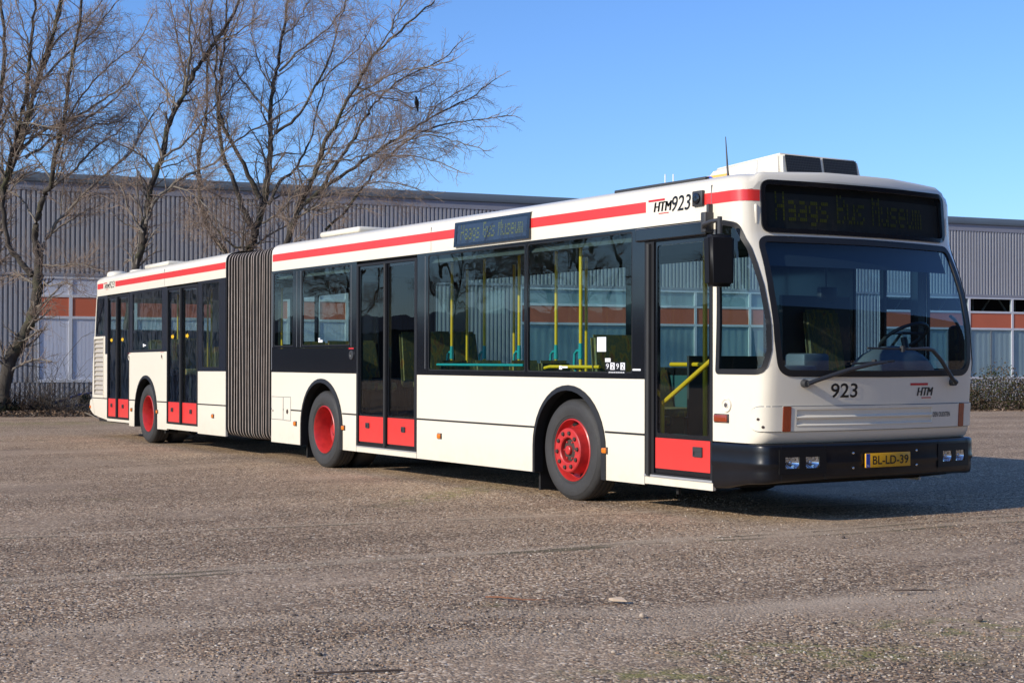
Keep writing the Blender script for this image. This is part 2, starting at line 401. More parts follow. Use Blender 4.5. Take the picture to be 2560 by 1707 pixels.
    for (mx_, my_, ra, rb, ang) in MOSS:
        ca, sa = math.cos(ang), math.sin(ang)
        ux = math_node(t, 'SUBTRACT', sx.outputs['X'], mx_); uy = math_node(t, 'SUBTRACT', sx.outputs['Y'], my_)
        a_ = math_node(t, 'ADD', math_node(t, 'MULTIPLY', ux, ca / ra), math_node(t, 'MULTIPLY', uy, sa / ra))
        b_ = math_node(t, 'ADD', math_node(t, 'MULTIPLY', ux, -sa / rb), math_node(t, 'MULTIPLY', uy, ca / rb))
        rr = math_node(t, 'SUBTRACT', 1.0, math_node(t, 'ADD', math_node(t, 'MULTIPLY', a_, a_), math_node(t, 'MULTIPLY', b_, b_)), True)
        c = mix_col(t, math_node(t, 'MULTIPLY', math_node(t, 'MULTIPLY', rr, mr2.outputs[0]), 0.75), c, (0.19, 0.20, 0.05))
    mg = t.nodes.new('ShaderNodeMix'); mg.data_type = 'RGBA'; mg.blend_type = 'MULTIPLY'; mg.inputs[0].default_value = 1.0; mg.inputs[7].default_value = (1.14, 1.025, 0.87, 1)
    t.links.new(c, mg.inputs[6]); c = mg.outputs[2]
    t.links.new(c, b.inputs['Base Color']); b.inputs['Roughness'].default_value = 0.88; b.inputs['Specular IOR Level'].default_value = 0.35
    h1 = math_node(t, 'SUBTRACT', 0.6, v1.outputs['Distance'])
    h = math_node(t, 'ADD', math_node(t, 'MULTIPLY', h1, 1.0), math_node(t, 'MULTIPLY', math_node(t, 'MULTIPLY', bigstone, math_node(t, 'SUBTRACT', 0.6, v2.outputs['Distance'])), 1.5))
    h = math_node(t, 'MULTIPLY', h, math_node(t, 'SUBTRACT', 1.0, math_node(t, 'MULTIPLY', wornr.outputs[0], 0.55)))
    bp = t.nodes.new('ShaderNodeBump'); bp.inputs['Strength'].default_value = 0.9; bp.inputs['Distance'].default_value = 0.007
    t.links.new(h, bp.inputs['Height']); t.links.new(bp.outputs[0], b.inputs['Normal'])
    me.materials.append(m)
    o = bpy.data.objects.new('ground', me); COL.objects.link(o); o['kind'] = 'structure'
    return o
def hit_ground(dx, dy):
    """point of the yard under display pixel (2352 wide)"""
    d = AX_F + AX_R * ((dx * 1.08844 - 1280) / FPX) + AX_U * ((853.5 - dy * 1.08844) / FPX)
    p = CAM + d * (-CAM.z / d.z)
    for _ in range(4): p = CAM + d * ((ground_z(p.x, p.y) - CAM.z) / d.z)
    return p
g = hit_ground
LINES = [(g(0, 1332), g(1200, 1262), 0.16, 0.5), (g(1200, 1262), g(2352, 1180), 0.10, 0.4), (g(300, 1440), g(1200, 1405), 0.28, 0.9), (g(900, 1500), g(2352, 1330), 0.35, 1.0), (g(0, 1232), g(1200, 1185), 0.10, 0.4)]
MOSS = [(*g(1050, 1130)[:2], 1.9, 0.35, 2.2), (*g(1900, 1500)[:2], 0.9, 0.4, 0.9), (*g(2250, 1440)[:2], 0.8, 0.35, 0.9), (*g(60, 972)[:2], 4.0, 1.2, 1.2), (*g(1500, 1545)[:2], 0.5, 0.2, 0.9)]
build_ground()

def build_gravel():
    rnd = np.random.RandomState(5); base = bmesh.new(); bmesh.ops.create_icosphere(base, subdivisions=1, radius=1)
    bv = np.array([v.co[:] for v in base.verts]); bf = np.array([[v.index for v in f.verts] for f in base.faces]); base.free()
    N = 34000; dep = 5.6 + 9.5 * rnd.rand(N) ** 1.8
    lat = (rnd.rand(N) - .5) * 2 * dep * 0.36
    fx, fy = -0.842, 0.540
    X = CAM.x + fx * dep + 0.540 * lat; Y = CAM.y + fy * dep + 0.842 * lat
    # clumps: keep more stones where a slow wave is high
    keep = (np.sin(X * 1.7 + 2 * np.sin(Y * .9)) * np.sin(Y * 1.4 + 1) + 0.9 * rnd.rand(N)) > 0.12
    X, Y = X[keep], Y[keep]; N = len(X)
    s = 0.0032 + 0.0045 * rnd.rand(N) ** 2 + (rnd.rand(N) < 0.006) * 0.009 * rnd.rand(N)
    und = 0.010 * np.sin(X * 0.9 + 1.3 * np.sin(Y * 0.5)) * np.sin(Y * 0.8 + 0.7) + 0.006 * np.sin(X * 2.1 + Y * 1.7)
    Z = 0.025 + 0.0037 * np.clip(X, -20, 3) + und * (0.25 + np.clip(X / 2.5, 0, 1)) - 0.004
    rot = rnd.rand(N) * 6.28; sx = 0.8 + .7 * rnd.rand(N); sz = .5 + .35 * rnd.rand(N)
    jit = 1 + .22 * (rnd.rand(N, len(bv), 1) - .5) * 2
    V = bv[None] * jit * np.stack([s * sx, s, s * sz], 1)[:, None]
    c, si = np.cos(rot)[:, None], np.sin(rot)[:, None]
    Vx = V[:, :, 0] * c - V[:, :, 1] * si + X[:, None]; Vy = V[:, :, 0] * si + V[:, :, 1] * c + Y[:, None]; Vz = V[:, :, 2] + (Z + s * .25)[:, None]
    vv = np.stack([Vx, Vy, Vz], 2).reshape(-1, 3); ff = (bf[None] + (np.arange(N) * len(bv))[:, None, None]).reshape(-1, 3)
    me = bpy.data.meshes.new('gravel'); me.from_pydata(vv.tolist(), [], ff.tolist())
    m, t, b = new_mat('loose_stones'); gi = t.nodes.new('ShaderNodeNewGeometry')
    r_ = ramp(t, [(0, (0.05, 0.04, 0.032)), (.3, (0.20, 0.15, 0.11)), (.6, (0.36, 0.28, 0.20)), (.82, (0.32, 0.20, 0.12)), (.95, (0.52, 0.44, 0.34)), (1, (0.60, 0.54, 0.45))])
    t.links.new(gi.outputs['Random Per Island'], r_.inputs[0]); t.links.new(r_.outputs[0], b.inputs['Base Color']); b.inputs['Roughness'].default_value = .8
    me.materials.append(m); o = bpy.data.objects.new('gravel', me); COL.objects.link(o); o['kind'] = 'stuff'
build_gravel()

# ------------------------------------------------------------------ warehouse
FD = 46.0; CPSI = math.cos(R(23)); FN = Vector((-0.98578682, 0.16800104, 0)); FA = Vector((0.16800104, 0.98578682, 0))
FO = Vector((CAM.x, CAM.y, 0)) + FN * (FD * CPSI)
WM = Matrix(((FA.x, -FN.x, 0, FO.x), (FA.y, -FN.y, 0, FO.y), (0, 0, 1, 0), (0, 0, 0, 1)))   # local x along the wall, local y towards the yard
def fz(h): return 1.338 + h * 1.15
Z_ROOF, Z_CT, Z_WT, Z_OT, Z_OB, Z_SILL = fz(4.346), fz(3.963), fz(1.978), fz(1.481), fz(0.984), fz(-0.492)
def build_warehouse():
    root = thing('warehouse', 'long grey ribbed metal warehouse with orange window bands behind the bus', 'warehouse'); root.matrix_world = WM
    M['clad'] = mat('grey_cladding', (0.40, 0.40, 0.415), 0.45, 0.05, var=0.08, scale=0.7)
    M['roofm'] = mat('roof_sheet', (0.135, 0.165, 0.19), 0.5, 0.1, var=0.12, scale=1.5)
    M['fascia'] = mat('fascia_grey', (0.30, 0.30, 0.335), 0.5, var=0.08)
    M['wframe'] = mat('window_frame_white', (0.68, 0.69, 0.72), 0.4, var=0.06)
    M['spandrel'] = mat('orange_spandrel', (0.60, 0.155, 0.080), 0.4, var=0.1, scale=1.2)
    M['wglass'] = glass_mat('warehouse_glass', (0.78, 0.85, 0.86), wave=0.02); M['wglass2'] = glass_mat('clear_glass', (0.94, 0.95, 0.96), ior=1.3)
    M['curtain'] = mat('pale_curtain', (0.52, 0.60, 0.62), 0.9, var=0.15, scale=0.8)
    M['blind'] = mat('white_blind', (0.84, 0.84, 0.90), 0.9, var=0.06, scale=0.8)
    M['dark'] = mat('dark_room', (0.012, 0.013, 0.015), 0.9)
    M['truss'] = mat('truss_paint', (0.20, 0.22, 0.23), 0.7)
    A0, A1 = -9.0, 52.0
    secs = [(4.11, 13.6, 0.90), (18.24, 30.45, 1.9), (31.5, 44.8, 1.9)]
    # cladding
    mb = MB(); per = 0.128
    def ribs(a0, a1, z0, z1):
        n = int(round((a1 - a0) / per)); p = (a1 - a0) / n; pts = []
        for i in range(n):
            s_ = a0 + i * p; pts += [(s_, 0), (s_ + p * .30, 0), (s_ + p * .40, .050), (s_ + p * .88, .050)]
        pts += [(a1, 0)]
        mb.grid([[(a, y, z0) for a, y in pts], [(a, y, z1) for a, y in pts]])
    ribs(A0, A1, Z_WT, Z_CT)
    ribs(A0, A1, -0.3, Z_SILL - 0.06)
    prev = A0
    for s0, s1, _ in secs + [(A1, A1, 0)]:
        if s0 > prev + .1: ribs(prev, s0, Z_SILL - 0.06, Z_WT)
        prev = s1
    ob('wall', mb, 'clad', root, smooth=0)
    # other walls, so that the hall is a solid volume
    mb = MB(); mb.box(A0, A1, -24, -23.8, -.3, Z_CT); mb.box(A0 - .2, A0, -24, 0.0, -.3, Z_CT); mb.box(A1, A1 + .2, -24, 0.0, -.3, Z_CT)
    ob('rear_wall', mb, 'clad', root, smooth=0)
    mb = MB(); prof = [(0.06, Z_CT + .20), (0.11, Z_CT + .22), (0.13, Z_CT + .34), (0.05, Z_CT + .46), (-0.15, Z_ROOF - 0.01), (-0.5, Z_ROOF), (-12, Z_ROOF + .12), (-24.2, Z_ROOF), (-24.2, Z_CT)]
    mb.grid([[(A0 - .2, y, z), (A1 + .2, y, z)][::1] for y, z in prof]); ob('roof', mb, 'roofm', root, smooth=50)
    mb = MB(); mb.box(A0 - .1, A1 + .1, -.05, .06, Z_CT - .02, Z_CT + .21); ob('fascia', mb, 'fascia', root, smooth=0)
    mb = MB(); mb.box(A0, A1, .03, .075, Z_WT - .02, Z_WT + .05)
    ob('flashing', mb, 'fascia', root, smooth=0)
    for si, (s0, s1, sp) in enumerate(secs):
        n = int(round((s1 - s0) / sp)); p = (s1 - s0) / n
        for i in range(n):
            a0, a1 = s0 + i * p, s0 + (i + 1) * p; fw = 0.045
            fr = MB()
            fr.slab(rect(a0, a1, Z_SILL - .06, Z_WT - .02), [rect(a0 + fw, a1 - fw, Z_SILL + .02, Z_OB - .04), rect(a0 + fw, a1 - fw, Z_OB + .03, Z_OT - .03), rect(a0 + fw, a1 - fw, Z_OT + .04, Z_WT - .10)], 0.06, -0.03)
            f = ob('window', fr, 'wframe', root, smooth=0)
            mb = MB(); mb.box(a0 + fw + .002, a1 - fw - .002, -.02, .044, Z_OB + .032, Z_OT - .032); ob('spandrel', mb, 'spandrel', f, smooth=0)
            mb = MB(); mb.add([(a0 + fw, .045, Z_SILL + .02), (a1 - fw, .045, Z_SILL + .02), (a1 - fw, .045, Z_OB - .04), (a0 + fw, .045, Z_OB - .04)], [(0, 1, 2, 3)])
            mb.add([(a0 + fw, .045, Z_OT + .04), (a1 - fw, .045, Z_OT + .04), (a1 - fw, .045, Z_WT - .10), (a0 + fw, .045, Z_WT - .10)], [(0, 1, 2, 3)])
            ob('pane', mb, 'wglass2' if si == 0 else 'wglass', f, smooth=0)
            # curtain with soft folds behind the lower pane
            mb = MB(); k = 24; g0 = 0.06 if si == 0 else 0.0
            yc_ = .034 if si == 0 else .010
            xs = [a0 + g0 + (a1 - a0 - g0) * j / k for j in range(k + 1)]
            mb.grid([[(x, yc_ + (.002 if si == 0 else .010) * math.sin(j * 2.1 + i), z) for j, x in enumerate(xs)] for z in (Z_SILL - .05, Z_OB)])
            ob('curtain', mb, 'blind' if si == 0 else 'curtain', f, smooth=60)
            if si == 0:
                mb = MB(); mb.box(a0 + fw + .002, a1 - fw - .002, .02, .034, Z_OT + .03, Z_WT - .09); ob('blind', mb, 'blind', f, smooth=0)
            elif si == 2:
                mb = MB(); mb.box((a0 + a1) / 2 - .02, (a0 + a1) / 2 + .02, .03, .05, Z_SILL + .02, Z_OB - .04); ob('mullion', mb, 'truss', f, smooth=0)
                mb = MB(); zt, zb = Z_WT, Z_OT - .1; am = (a0 + a1) / 2
                mb.tube([(a0 + .15, -.9, zt), (am - .25, -.9, zb)], .035, 4); mb.tube([(a1 - .15, -.9, zt), (am + .25, -.9, zb)], .035, 4); mb.tube([(am, -.9, zt), (am, -.9, zb)], .03, 4)
                ob('truss', mb, 'truss', f, smooth=0)
            else:
                mb = MB(); mb.box(a0 + fw + .002, a1 - fw - .002, -.01, .01, Z_OT + .03, Z_WT - .09); ob('blind', mb, 'curtain', f, smooth=0)
    mb = MB(); mb.box(A0 + .3, A1 - .3, -5.0, -4.9, -.2, Z_CT - .1); mb.box(A0 + .3, A1 - .3, -5, -.3, Z_CT - .3, Z_CT - .2); ob('back_partition', mb, 'dark', root, smooth=0)
build_warehouse()

# ------------------------------------------------------------------ bus
BUS = thing('articulated_bus', 'long cream articulated bus with red stripe, red wheels and black bellows on the yard', 'bus')
TRM = Matrix.Translation((-10.76, 0, 0)) @ Euler((0, -0.006, R(-1.9)), 'XYZ').to_matrix().to_4x4()     # frame of the rear section
Z_BOT, Z_SKIRT, Z_BELT, Z_WTOP, Z_S0, Z_S1 = 0.244, 0.683, 1.172, 2.514, 2.640, 2.735
HW = 1.25
def part(name, mb, mats, parent=None, tr=False, smooth=30, label=None):
    return ob(name, mb, mats, parent or BUS, smooth, TRM if (tr and parent is None) else None, label)
SECT = [(0, Z_S1), (.007, 2.79), (.035, 2.835), (.09, 2.868), (.22, 2.898), (.5, 2.922), (HW, 2.932)]     # roof section: inset from the side, height
def roof_rows(x0, x1, nx=2):
    half = [(-HW, Z_WTOP)] + [(-(HW - d), z) for d, z in SECT]
    sec = half + [(-y, z) for y, z in half[-2::-1]]
    return [[(x0 + (x1 - x0) * i / (nx - 1), y, z) for y, z in sec] for i in range(nx)]

WH_F, WH_M, WH_R = -2.845, -8.25, -4.40        # wheel centres (the last in the frame of the rear section)
AR = 0.575
def arch_cut(xc, x0, x1): return arch_pts(xc, AR, Z_BOT, 0.50)

def side_lower(mb, x0, x1, arches, ztop, y0, y1, zb=Z_BOT, more=0.0):
    pts = [(x0, zb)]
    for a in arches: pts += arch_pts(a, AR + more, zb, 0.50)
    pts += [(x1, zb), (x1, ztop), (x0, ztop)]
    mb.slab(pts, [], y0, y1)

# --- front section body
D1 = (-1.666, -0.745); D2 = (-7.285, -5.800)
body = MB()
side_lower(body, -9.79, D2[0], [WH_M], Z_BELT, -HW, -HW + .03)
side_lower(body, D2[1], D1[0], [WH_F], Z_BELT, -HW, -HW + .03)
body.box(D2[0], D2[1], -HW, -HW + .03, Z_BOT, 0.305); body.box(D1[0], D1[1], -HW, -HW + .03, 0.255, 0.322)
side_lower(body, -9.79, -0.76, [WH_M, WH_F], Z_BELT, HW, HW - .03)
body.grid(roof_rows(-9.79, -0.76))
part('body', body, ['white'], smooth=40)

# --- cab shell, a surface S(u, z): u runs from the near side seam round the front to the far side seam
XCT = [(.60, -.16), (.67, -.085), (.70, -.05), (.76, -.032), (.87, -.027), (.97, -.02), (1.2, -.002), (1.34, .010), (1.5, .0), (1.65, -.013), (1.8, -.042), (1.95, -.078), (2.12, -.138), (2.31, -.222), (2.39, -.243), (2.6, -.255), (2.80, -.268)]
def xc(z):
    zz = [p[0] for p in XCT]; return float(np.interp(z, zz, [p[1] for p in XCT]))
UA, UCN, UF = 0.51, 0.20, 1.13; UC = UA + UCN + UF
def plan(u, x0, hw=HW):
    sg = -1
    if u > UC: u = 2 * UC - u; sg = 1
    if u < UA: x = -.76 + (u / UA) * (x0 - .25 + .76); y = hw
    elif u < UA + UCN:
        t = (u - UA) / UCN; P0, P1, P2 = (x0 - .25, hw), (x0 - .12, hw - .01), (x0 - .102, hw - .12)
        x = P0[0] * (1 - t) ** 2 + 2 * P1[0] * t * (1 - t) + P2[0] * t * t; y = P0[1] * (1 - t) ** 2 + 2 * P1[1] * t * (1 - t) + P2[1] * t * t
    else:
        y = (UC - u) / UF * (hw - .12); x = x0 - .08 * y * y * (HW / max(hw, .3)) ** 2 if hw < HW else x0 - .08 * y * y
    return x, sg * y
def S(u, z, off=0.0):
    x, y = plan(u, xc(z)); p = Vector((x, y, z))
    if off:
        e = .004
        a = plan(u + e, xc(z)); b = plan(u - e, xc(z)); c = plan(u, xc(z + e)); d = plan(u, xc(z - e))
        n = Vector((a[0] - b[0], a[1] - b[1], 0)).cross(Vector((c[0] - d[0], c[1] - d[1], 2 * e))).normalized()
        p = p + n * off
    return p
def u_side(x, z):
    """u of the point of the near side wall whose length coordinate is x"""
    return (x + .76) / (xc(z) - .25 + .76) * UA
def inside(p, poly):
    x, y = p; c = False; j = len(poly) - 1
    for i in range(len(poly)):
        xi, yi = poly[i]; xj, yj = poly[j]
        if (yi > y) != (yj > y) and x < (xj - xi) * (y - yi) / (yj - yi) + xi: c = not c
        j = i
    return c
def patch(mb, outer, holes=(), off=0.0, step=.05, mi=0, rim=None):
    loops = [list(outer)] + [list(h) for h in holes]; pts = []; edges = []
    for lp in loops:
        dense = []
        for i in range(len(lp)):
            a = Vector(lp[i]); b = Vector(lp[(i + 1) % len(lp)]); k = max(1, int((b - a).length / step))
            dense += [a + (b - a) * (j / k) for j in range(k)]
        o = len(pts); pts += dense; edges += [(o + i, o + (i + 1) % len(dense)) for i in range(len(dense))]
    xs = [p[0] for p in outer]; zs = [p[1] for p in outer]; nb = len(pts); bnd = pts[:nb]
    x = min(xs) + step / 2
    barr = np.array([(p[0], p[1]) for p in bnd])
    while x < max(xs):
        z = min(zs) + step / 2
        while z < max(zs):
            if inside((x, z), outer) and not any(inside((x, z), h) for h in holes) and np.min(np.hypot(barr[:, 0] - x, barr[:, 1] - z)) > step * .45: pts.append(Vector((x, z)))
            z += step
        x += step
    vo, eo, fo, _, _, _ = delaunay_2d_cdt([Vector((p[0], p[1])) for p in pts], edges, [], 0, 1e-5)
    tris = [f for f in fo if (lambda c: inside(c, outer) and not any(inside(c, h) for h in holes))(sum((vo[i] for i in f), Vector((0, 0))) / len(f))]
    mb.add([S(p[0], p[1], off) for p in vo], tris, mi)
    if rim is not None:     # wall along the outline down to offset rim
        for lp in loops:
            dense = []
            for i in range(len(lp)):
                a = Vector(lp[i]); b = Vector(lp[(i + 1) % len(lp)]); k = max(1, int((b - a).length / step)); dense += [a + (b - a) * (j / k) for j in range(k)]
            n = len(dense); mb.add([S(p[0], p[1], off) for p in dense] + [S(p[0], p[1], rim) for p in dense], [(i, (i + 1) % n, n + (i + 1) % n, n + i) for i in range(n)], mi)
    return mb
def mirror_u(poly): return [(2 * UC - u, z) for u, z in poly][::-1]
def grow(poly, d):
    """outline moved outwards by d"""
    k = len(poly); out = []; area = sum(poly[i][0] * poly[(i + 1) % k][1] - poly[(i + 1) % k][0] * poly[i][1] for i in range(k)); sg = 1 if area > 0 else -1
    for i in range(k):
        p = Vector(poly[i]); a = p - Vector(poly[i - 1]); b = Vector(poly[(i + 1) % k]) - p
        if a.length < 1e-6: a = b
        if b.length < 1e-6: b = a
        a.normalize(); b.normalize(); n = Vector((a.y + b.y, -a.x - b.x))
        if n.length < 1e-6: n = Vector((a.y, -a.x))
        n.normalize(); out.append((p.x + n.x * d * sg, p.y + n.y * d * sg))
    return out
WS = rpoly([(UC - 1.115, 1.222), (UC - 1.138, 1.50), (UC - 1.143, 1.90), (UC - 1.118, 2.345), (UC, 2.352), (UC + 1.118, 2.345), (UC + 1.143, 1.90), (UC + 1.138, 1.50), (UC + 1.115, 1.222), (UC, 1.214)], [.15, .3, .3, .10, 0, .10, .3, .3, .15, 0], 7)
SIGN = rpoly([(UC - 1.078, 2.388), (UC + 1.078, 2.388), (UC + 1.072, 2.815), (UC - 1.072, 2.815)], .085, 7)
CW = rpoly([(u_side(-.70, 1.235), 1.235), (.60, 1.235), (.655, 1.42), (.66, 1.62), (.648, 1.95), (.628, 2.25), (.56, 2.46), (u_side(-.60, 2.47), 2.485), (u_side(-.70, 2.45), 2.485)], [.03, .10, .1, .1, .1, .1, .1, .02, .02], 5)
CWF = mirror_u(CW)
shell = MB()
hull = [(0, .67), (2 * UC, .67), (2 * UC, 2.735), (0, 2.735)]
patch(shell, hull, [WS, [(u, z) for u, z in CW], CWF, ], 0, .045) if False else None
# sign opening reaches above the side height, so the front wall is built to 2.80 between the corners and blends into the roof rings
def build_shell():
    hole = [WS, CW, CWF, grow(SIGN, -.02)]
    outer = [(0, .67), (2 * UC, .67), (2 * UC, 2.735), (UC + UF + .02, 2.735), (UC + 1.09, 2.80), (UC + .4, 2.838), (UC - .4, 2.838), (UC - 1.09, 2.80), (UC - UF - .02, 2.735), (0, 2.735)]
    patch(shell, outer, hole, 0.0, .05)
    patch(shell, [(0, 1.0), (2 * UC, 1.0), (2 * UC, 2.72), (0, 2.72)], [grow(WS, .01), grow(CW, .01), grow(CWF, .01)], -.03, .07, 1)
    # roof cap: rings of the plan, inset and rising
    us = [i * 2 * UC / 90 for i in range(91)]
    def edge_z(u): return float(np.interp(abs(u - UC), [0, .4, 1.09, UF + .02, UC], [2.838, 2.838, 2.80, 2.735, 2.735]))
    rows = [[tuple(S(u, edge_z(u))) for u in us]]
    for d, z in SECT[1:]:
        row = []
        for u in us:
            ez = edge_z(u); lift = (ez - 2.735)
            zz = z + lift * max(0.0, 1 - d / .16)
            zz = max(zz, ez + (z - 2.735) * .35)
            zz = min(zz, 2.932)
            x0 = -.268 - d * (1.0 if d < .1 else 1.0)
            x, y = plan(u, x0, max(HW - d, .001)) if d < HW else (-.76, 0)
            row.append((max(x, -.76), y, zz if d < HW else 2.932))
        rows.append(row)
    shell.grid(rows)
    part('cab_shell', shell, ['white', 'liner'], smooth=45)
build_shell()
def ring(mb, poly, out, inn, off=.010, mi=0, rim=-.02): return patch(mb, grow(poly, out), [grow(poly, -inn)], off, .05, mi, rim)
# windscreen
mb = MB(); ring(mb, WS, .012, .040, .006); fr = part('windscreen', mb, 'rubber', smooth=40)
mb = MB(); patch(mb, grow(WS, -.030), [], -.004, .08); part('pane', mb, 'glassfront', fr, smooth=60)
# cab side windows
for poly in (CW, CWF):
    mb = MB(); ring(mb, poly, .010, .034, .006); fr = part('cab_window', mb, 'rubber', smooth=40)
    mb = MB(); patch(mb, grow(poly, -.028), [], -.004, .08); part('pane', mb, 'glass', fr, smooth=60)
# destination sign
mb = MB(); ring(mb, SIGN, .006, .034, .016, rim=-.05); sg = part('destination_sign', mb, 'black', smooth=40)
mb = MB(); patch(mb, grow(SIGN, -.03), [], .004, .1); part('pane', mb, 'glasssign', sg, smooth=60)
mb = MB(); patch(mb, grow(SIGN, -.02), [], -.045, .1); part('backing', mb, 'signback', sg, smooth=60)
part('lettering', dot_text('Haags Bus Museum', -.93, .78, 2.455, 2.735, lambda x, z: tuple(S(UC + x, z, -.020)), miss=.06, gap=.10), 'dot', sg, smooth=0)
for sy in (-1, 1):
    mb = MB(); mb.tube([(-.375, sy * 1.118, 2.44), (-.360, sy * 1.122, 2.46), (-.362, sy * 1.122, 2.60), (-.378, sy * 1.118, 2.62)], .017, 8); part('sign_clip', mb, 'white')
# red waist stripe
mb = MB()
for x0, x1 in ((-9.76, -4.958), (-3.50, -1.652), (-1.01, -.764)):
    mb.box(x0, x1, -HW - .0025, -HW + .004, Z_S0, Z_S1)
part('stripe', mb, 'red', smooth=0)
mb = MB(); patch(mb, [(0.0, Z_S0), (UC - 1.088, Z_S0), (UC - 1.083, Z_S1 - .002), (0.0, Z_S1 - .002)], [], .0025, .03); part('stripe', mb, 'red', smooth=60)
mb = MB(); mb.box(-9.76, -1.0, HW - .004, HW + .0025, Z_S0, Z_S1); part('stripe', mb, 'red', smooth=0)
# skirt joint, black strips
for x0, x1 in ((-9.79, -8.835), (-7.665, D2[0]), (D2[1], -3.43), (-2.26, D1[0])):
    mb = MB(); mb.box(x0, x1, -HW - .002, -HW + .01, Z_SKIRT - .009, Z_SKIRT + .009); part('skirt_trim', mb, 'rubber', smooth=0)
mb = MB()
for x in (-5.49,): mb.box(x - .003, x + .003, -HW - .002, -HW + .01, Z_WTOP + .01, 2.79)
mb.box(-.766, -.760, -HW - .003, -HW + .01, Z_WTOP, 2.80)
mb.box(D2[1] - .003, D2[1] + .003, -HW - .002, -HW + .01, Z_BOT, .31); mb.box(D1[0] - .003, D1[0] + .003, -HW - .002, -HW + .01, Z_BOT, .33); mb.box(D2[0] - .003, D2[0] + .003, -HW - .002, -HW + .01, Z_BOT, .31)
part('panel_joint', mb, 'greyplastic', smooth=0)

# window band on the near side
def window_band(x0, x1, z0, wins, tr=False, y=-1, belt=None):
    """black glazing band with flush panes"""
    sy = 1 if y > 0 else -1
    mb = MB(); mb.slab(rect(x0, x1, z0, Z_WTOP), [rpoly(rect(a, b, c, d), .025, 3) for a, b, c, d in wins], sy * (HW + .001), sy * (HW - .03))
    part('window_band', mb, 'black', tr=tr, smooth=0)
    for a, b, c, d in wins:
        m2 = MB(); m2.slab(rpoly(rect(a - .01, b + .01, c - .01, d + .01), .03, 3), [rpoly(rect(a + .014, b - .014, c + .012, d - .012), .03, 3)], sy * (HW - .002), sy * (HW - .025))
        fr_ = part('window', m2, 'rubber', tr=tr, smooth=0)
        m3 = MB(); m3.add([(a, sy * (HW - .004), c), (b, sy * (HW - .004), c), (b, sy * (HW - .004), d), (a, sy * (HW - .004), d)], [(0, 1, 2, 3)])
        part('pane', m3, 'glass', fr_, smooth=0)
window_band(-9.79, D2[0], 1.488, [(-9.72, -9.11, 1.512, 2.486), (-8.84, -7.465, 1.512, 2.486)])
window_band(D2[1], D1[0], Z_BELT, [(-5.55, -3.605, 1.222, 2.486), (-3.565, -1.85, 1.222, 2.488)])
mb = MB(); mb.box(-9.79, D2[0], -HW - .001, -HW + .03, Z_BELT, 1.484); part('belt_panel', mb, 'black', smooth=0)
mb = MB(); mb.box(-9.79, -9.775, -HW - .004, -HW, 1.2, 2.5)
for x in (-5.615, -9.755, -8.99, -8.87, -7.43): mb.box(x - .004, x + .004, -HW - .003, -HW, 1.5 if x < -6 else 1.24, 2.48)
part('band_joint', mb, 'greyplastic', smooth=0)
# far side: belt and windows
window_band(-9.79, -0.765, Z_BELT, [(-9.76, -9.27, 1.25, 2.44), (-8.87, -7.40, 1.25, 2.44), (-7.33, -5.22, 1.25, 2.44), (-5.12, -2.85, 1.25, 2.44), (-1.585, -1.225, 1.30, 2.275), (-1.19, -.845, 1.30, 2.275)], y=1)

# doors
def door(x0, x1, z0, z1, leaves, zg, zr0, zr1, tr=False, sill=None):
    fr_ = MB(); holes = [rect(a, b, z0 + .03, z1 - .03) for a, b in leaves]
    fr_.slab(rect(x0, x1, z0, z1), holes, -HW - .004, -HW + .05)
    d = part('door', fr_, 'rubber', tr=tr, smooth=0)
    for a, b in leaves:
        bd = .032; lf = MB()
        lf.slab(rect(a + .004, b - .004, z0 + .034, z1 - .034), [rpoly(rect(a + bd, b - bd, zg, z1 - .034 - bd), .03, 4), rect(a + .012, b - .012, zr0, zr1)], -HW + .010, -HW + .045)
        part('leaf_frame', lf, 'black', d, smooth=0)
        gm = MB(); gm.add([(a + bd - .01, -HW + .018, zg - .01), (b - bd + .01, -HW + .018, zg - .01), (b - bd + .01, -HW + .018, z1 - .034 - bd + .01), (a + bd - .01, -HW + .018, z1 - .034 - bd + .01)], [(0, 1, 2, 3)])
        part('door_pane', gm, 'glassdoor', d, smooth=0)
        rp = MB(); rp.box(a + .0125, b - .0125, -HW + .006, -HW + .04, zr0 + .001, zr1 - .001); part('kick_panel', rp, 'red', d, smooth=0)
    return d
def handle(x, z, par, w_=.085, h_=.062):
    mb = MB(); mb.slab(rrect(x - w_ / 2, x + w_ / 2, z - h_ / 2, z + h_ / 2, .01), [rrect(x - w_ / 2 + .013, x + w_ / 2 - .013, z - h_ / 2 + .013, z + h_ / 2 - .013, .006)], -HW - .006, -HW + .008)
    mb.box(x - w_ / 2 + .01, x + w_ / 2 - .01, -HW + .002, -HW + .008, z - h_ / 2 + .01, z + h_ / 2 - .01)
    mb.box(x - w_ / 2 + .01, x + w_ / 2 - .01, -HW - .005, -HW + .004, z + .004, z + h_ / 2 - .008); part('handle', mb, 'darkplastic', par, smooth=0)
d1 = door(D1[0], D1[1], .325, 2.405, [(-1.535, -.775)], .705, .398, .665)
handle(-.943, .567, d1, .12, .085)
mb = MB(); mb.box(D1[0], D1[1], -HW - .012, -HW + .05, .322, .340); part('door_sill', mb, 'sill', smooth=0)
mb = MB(); mb.rbox(-1.77, -.80, -HW - .035, -HW + .02, 2.385, 2.50, .012)
for i in range(5): mb.box(-1.62 + i * .17, -1.61 + i * .17, -HW - .037, -HW - .034, 2.392, 2.402)
part('door_header', mb, 'black', smooth=0)
mb = MB(); mb.tube([(-1.60, -HW - .008, .33), (-1.60, -HW - .008, 2.36)], .028, 8); part('door_gasket', mb, 'rubber', d1)
d2 = door(D2[0], D2[1], .318, 2.478, [(-7.235, -6.565), (-6.515, -5.855)], .69, .37, .673)
handle(-7.0, .565, d2); handle(-6.12, .55, d2)
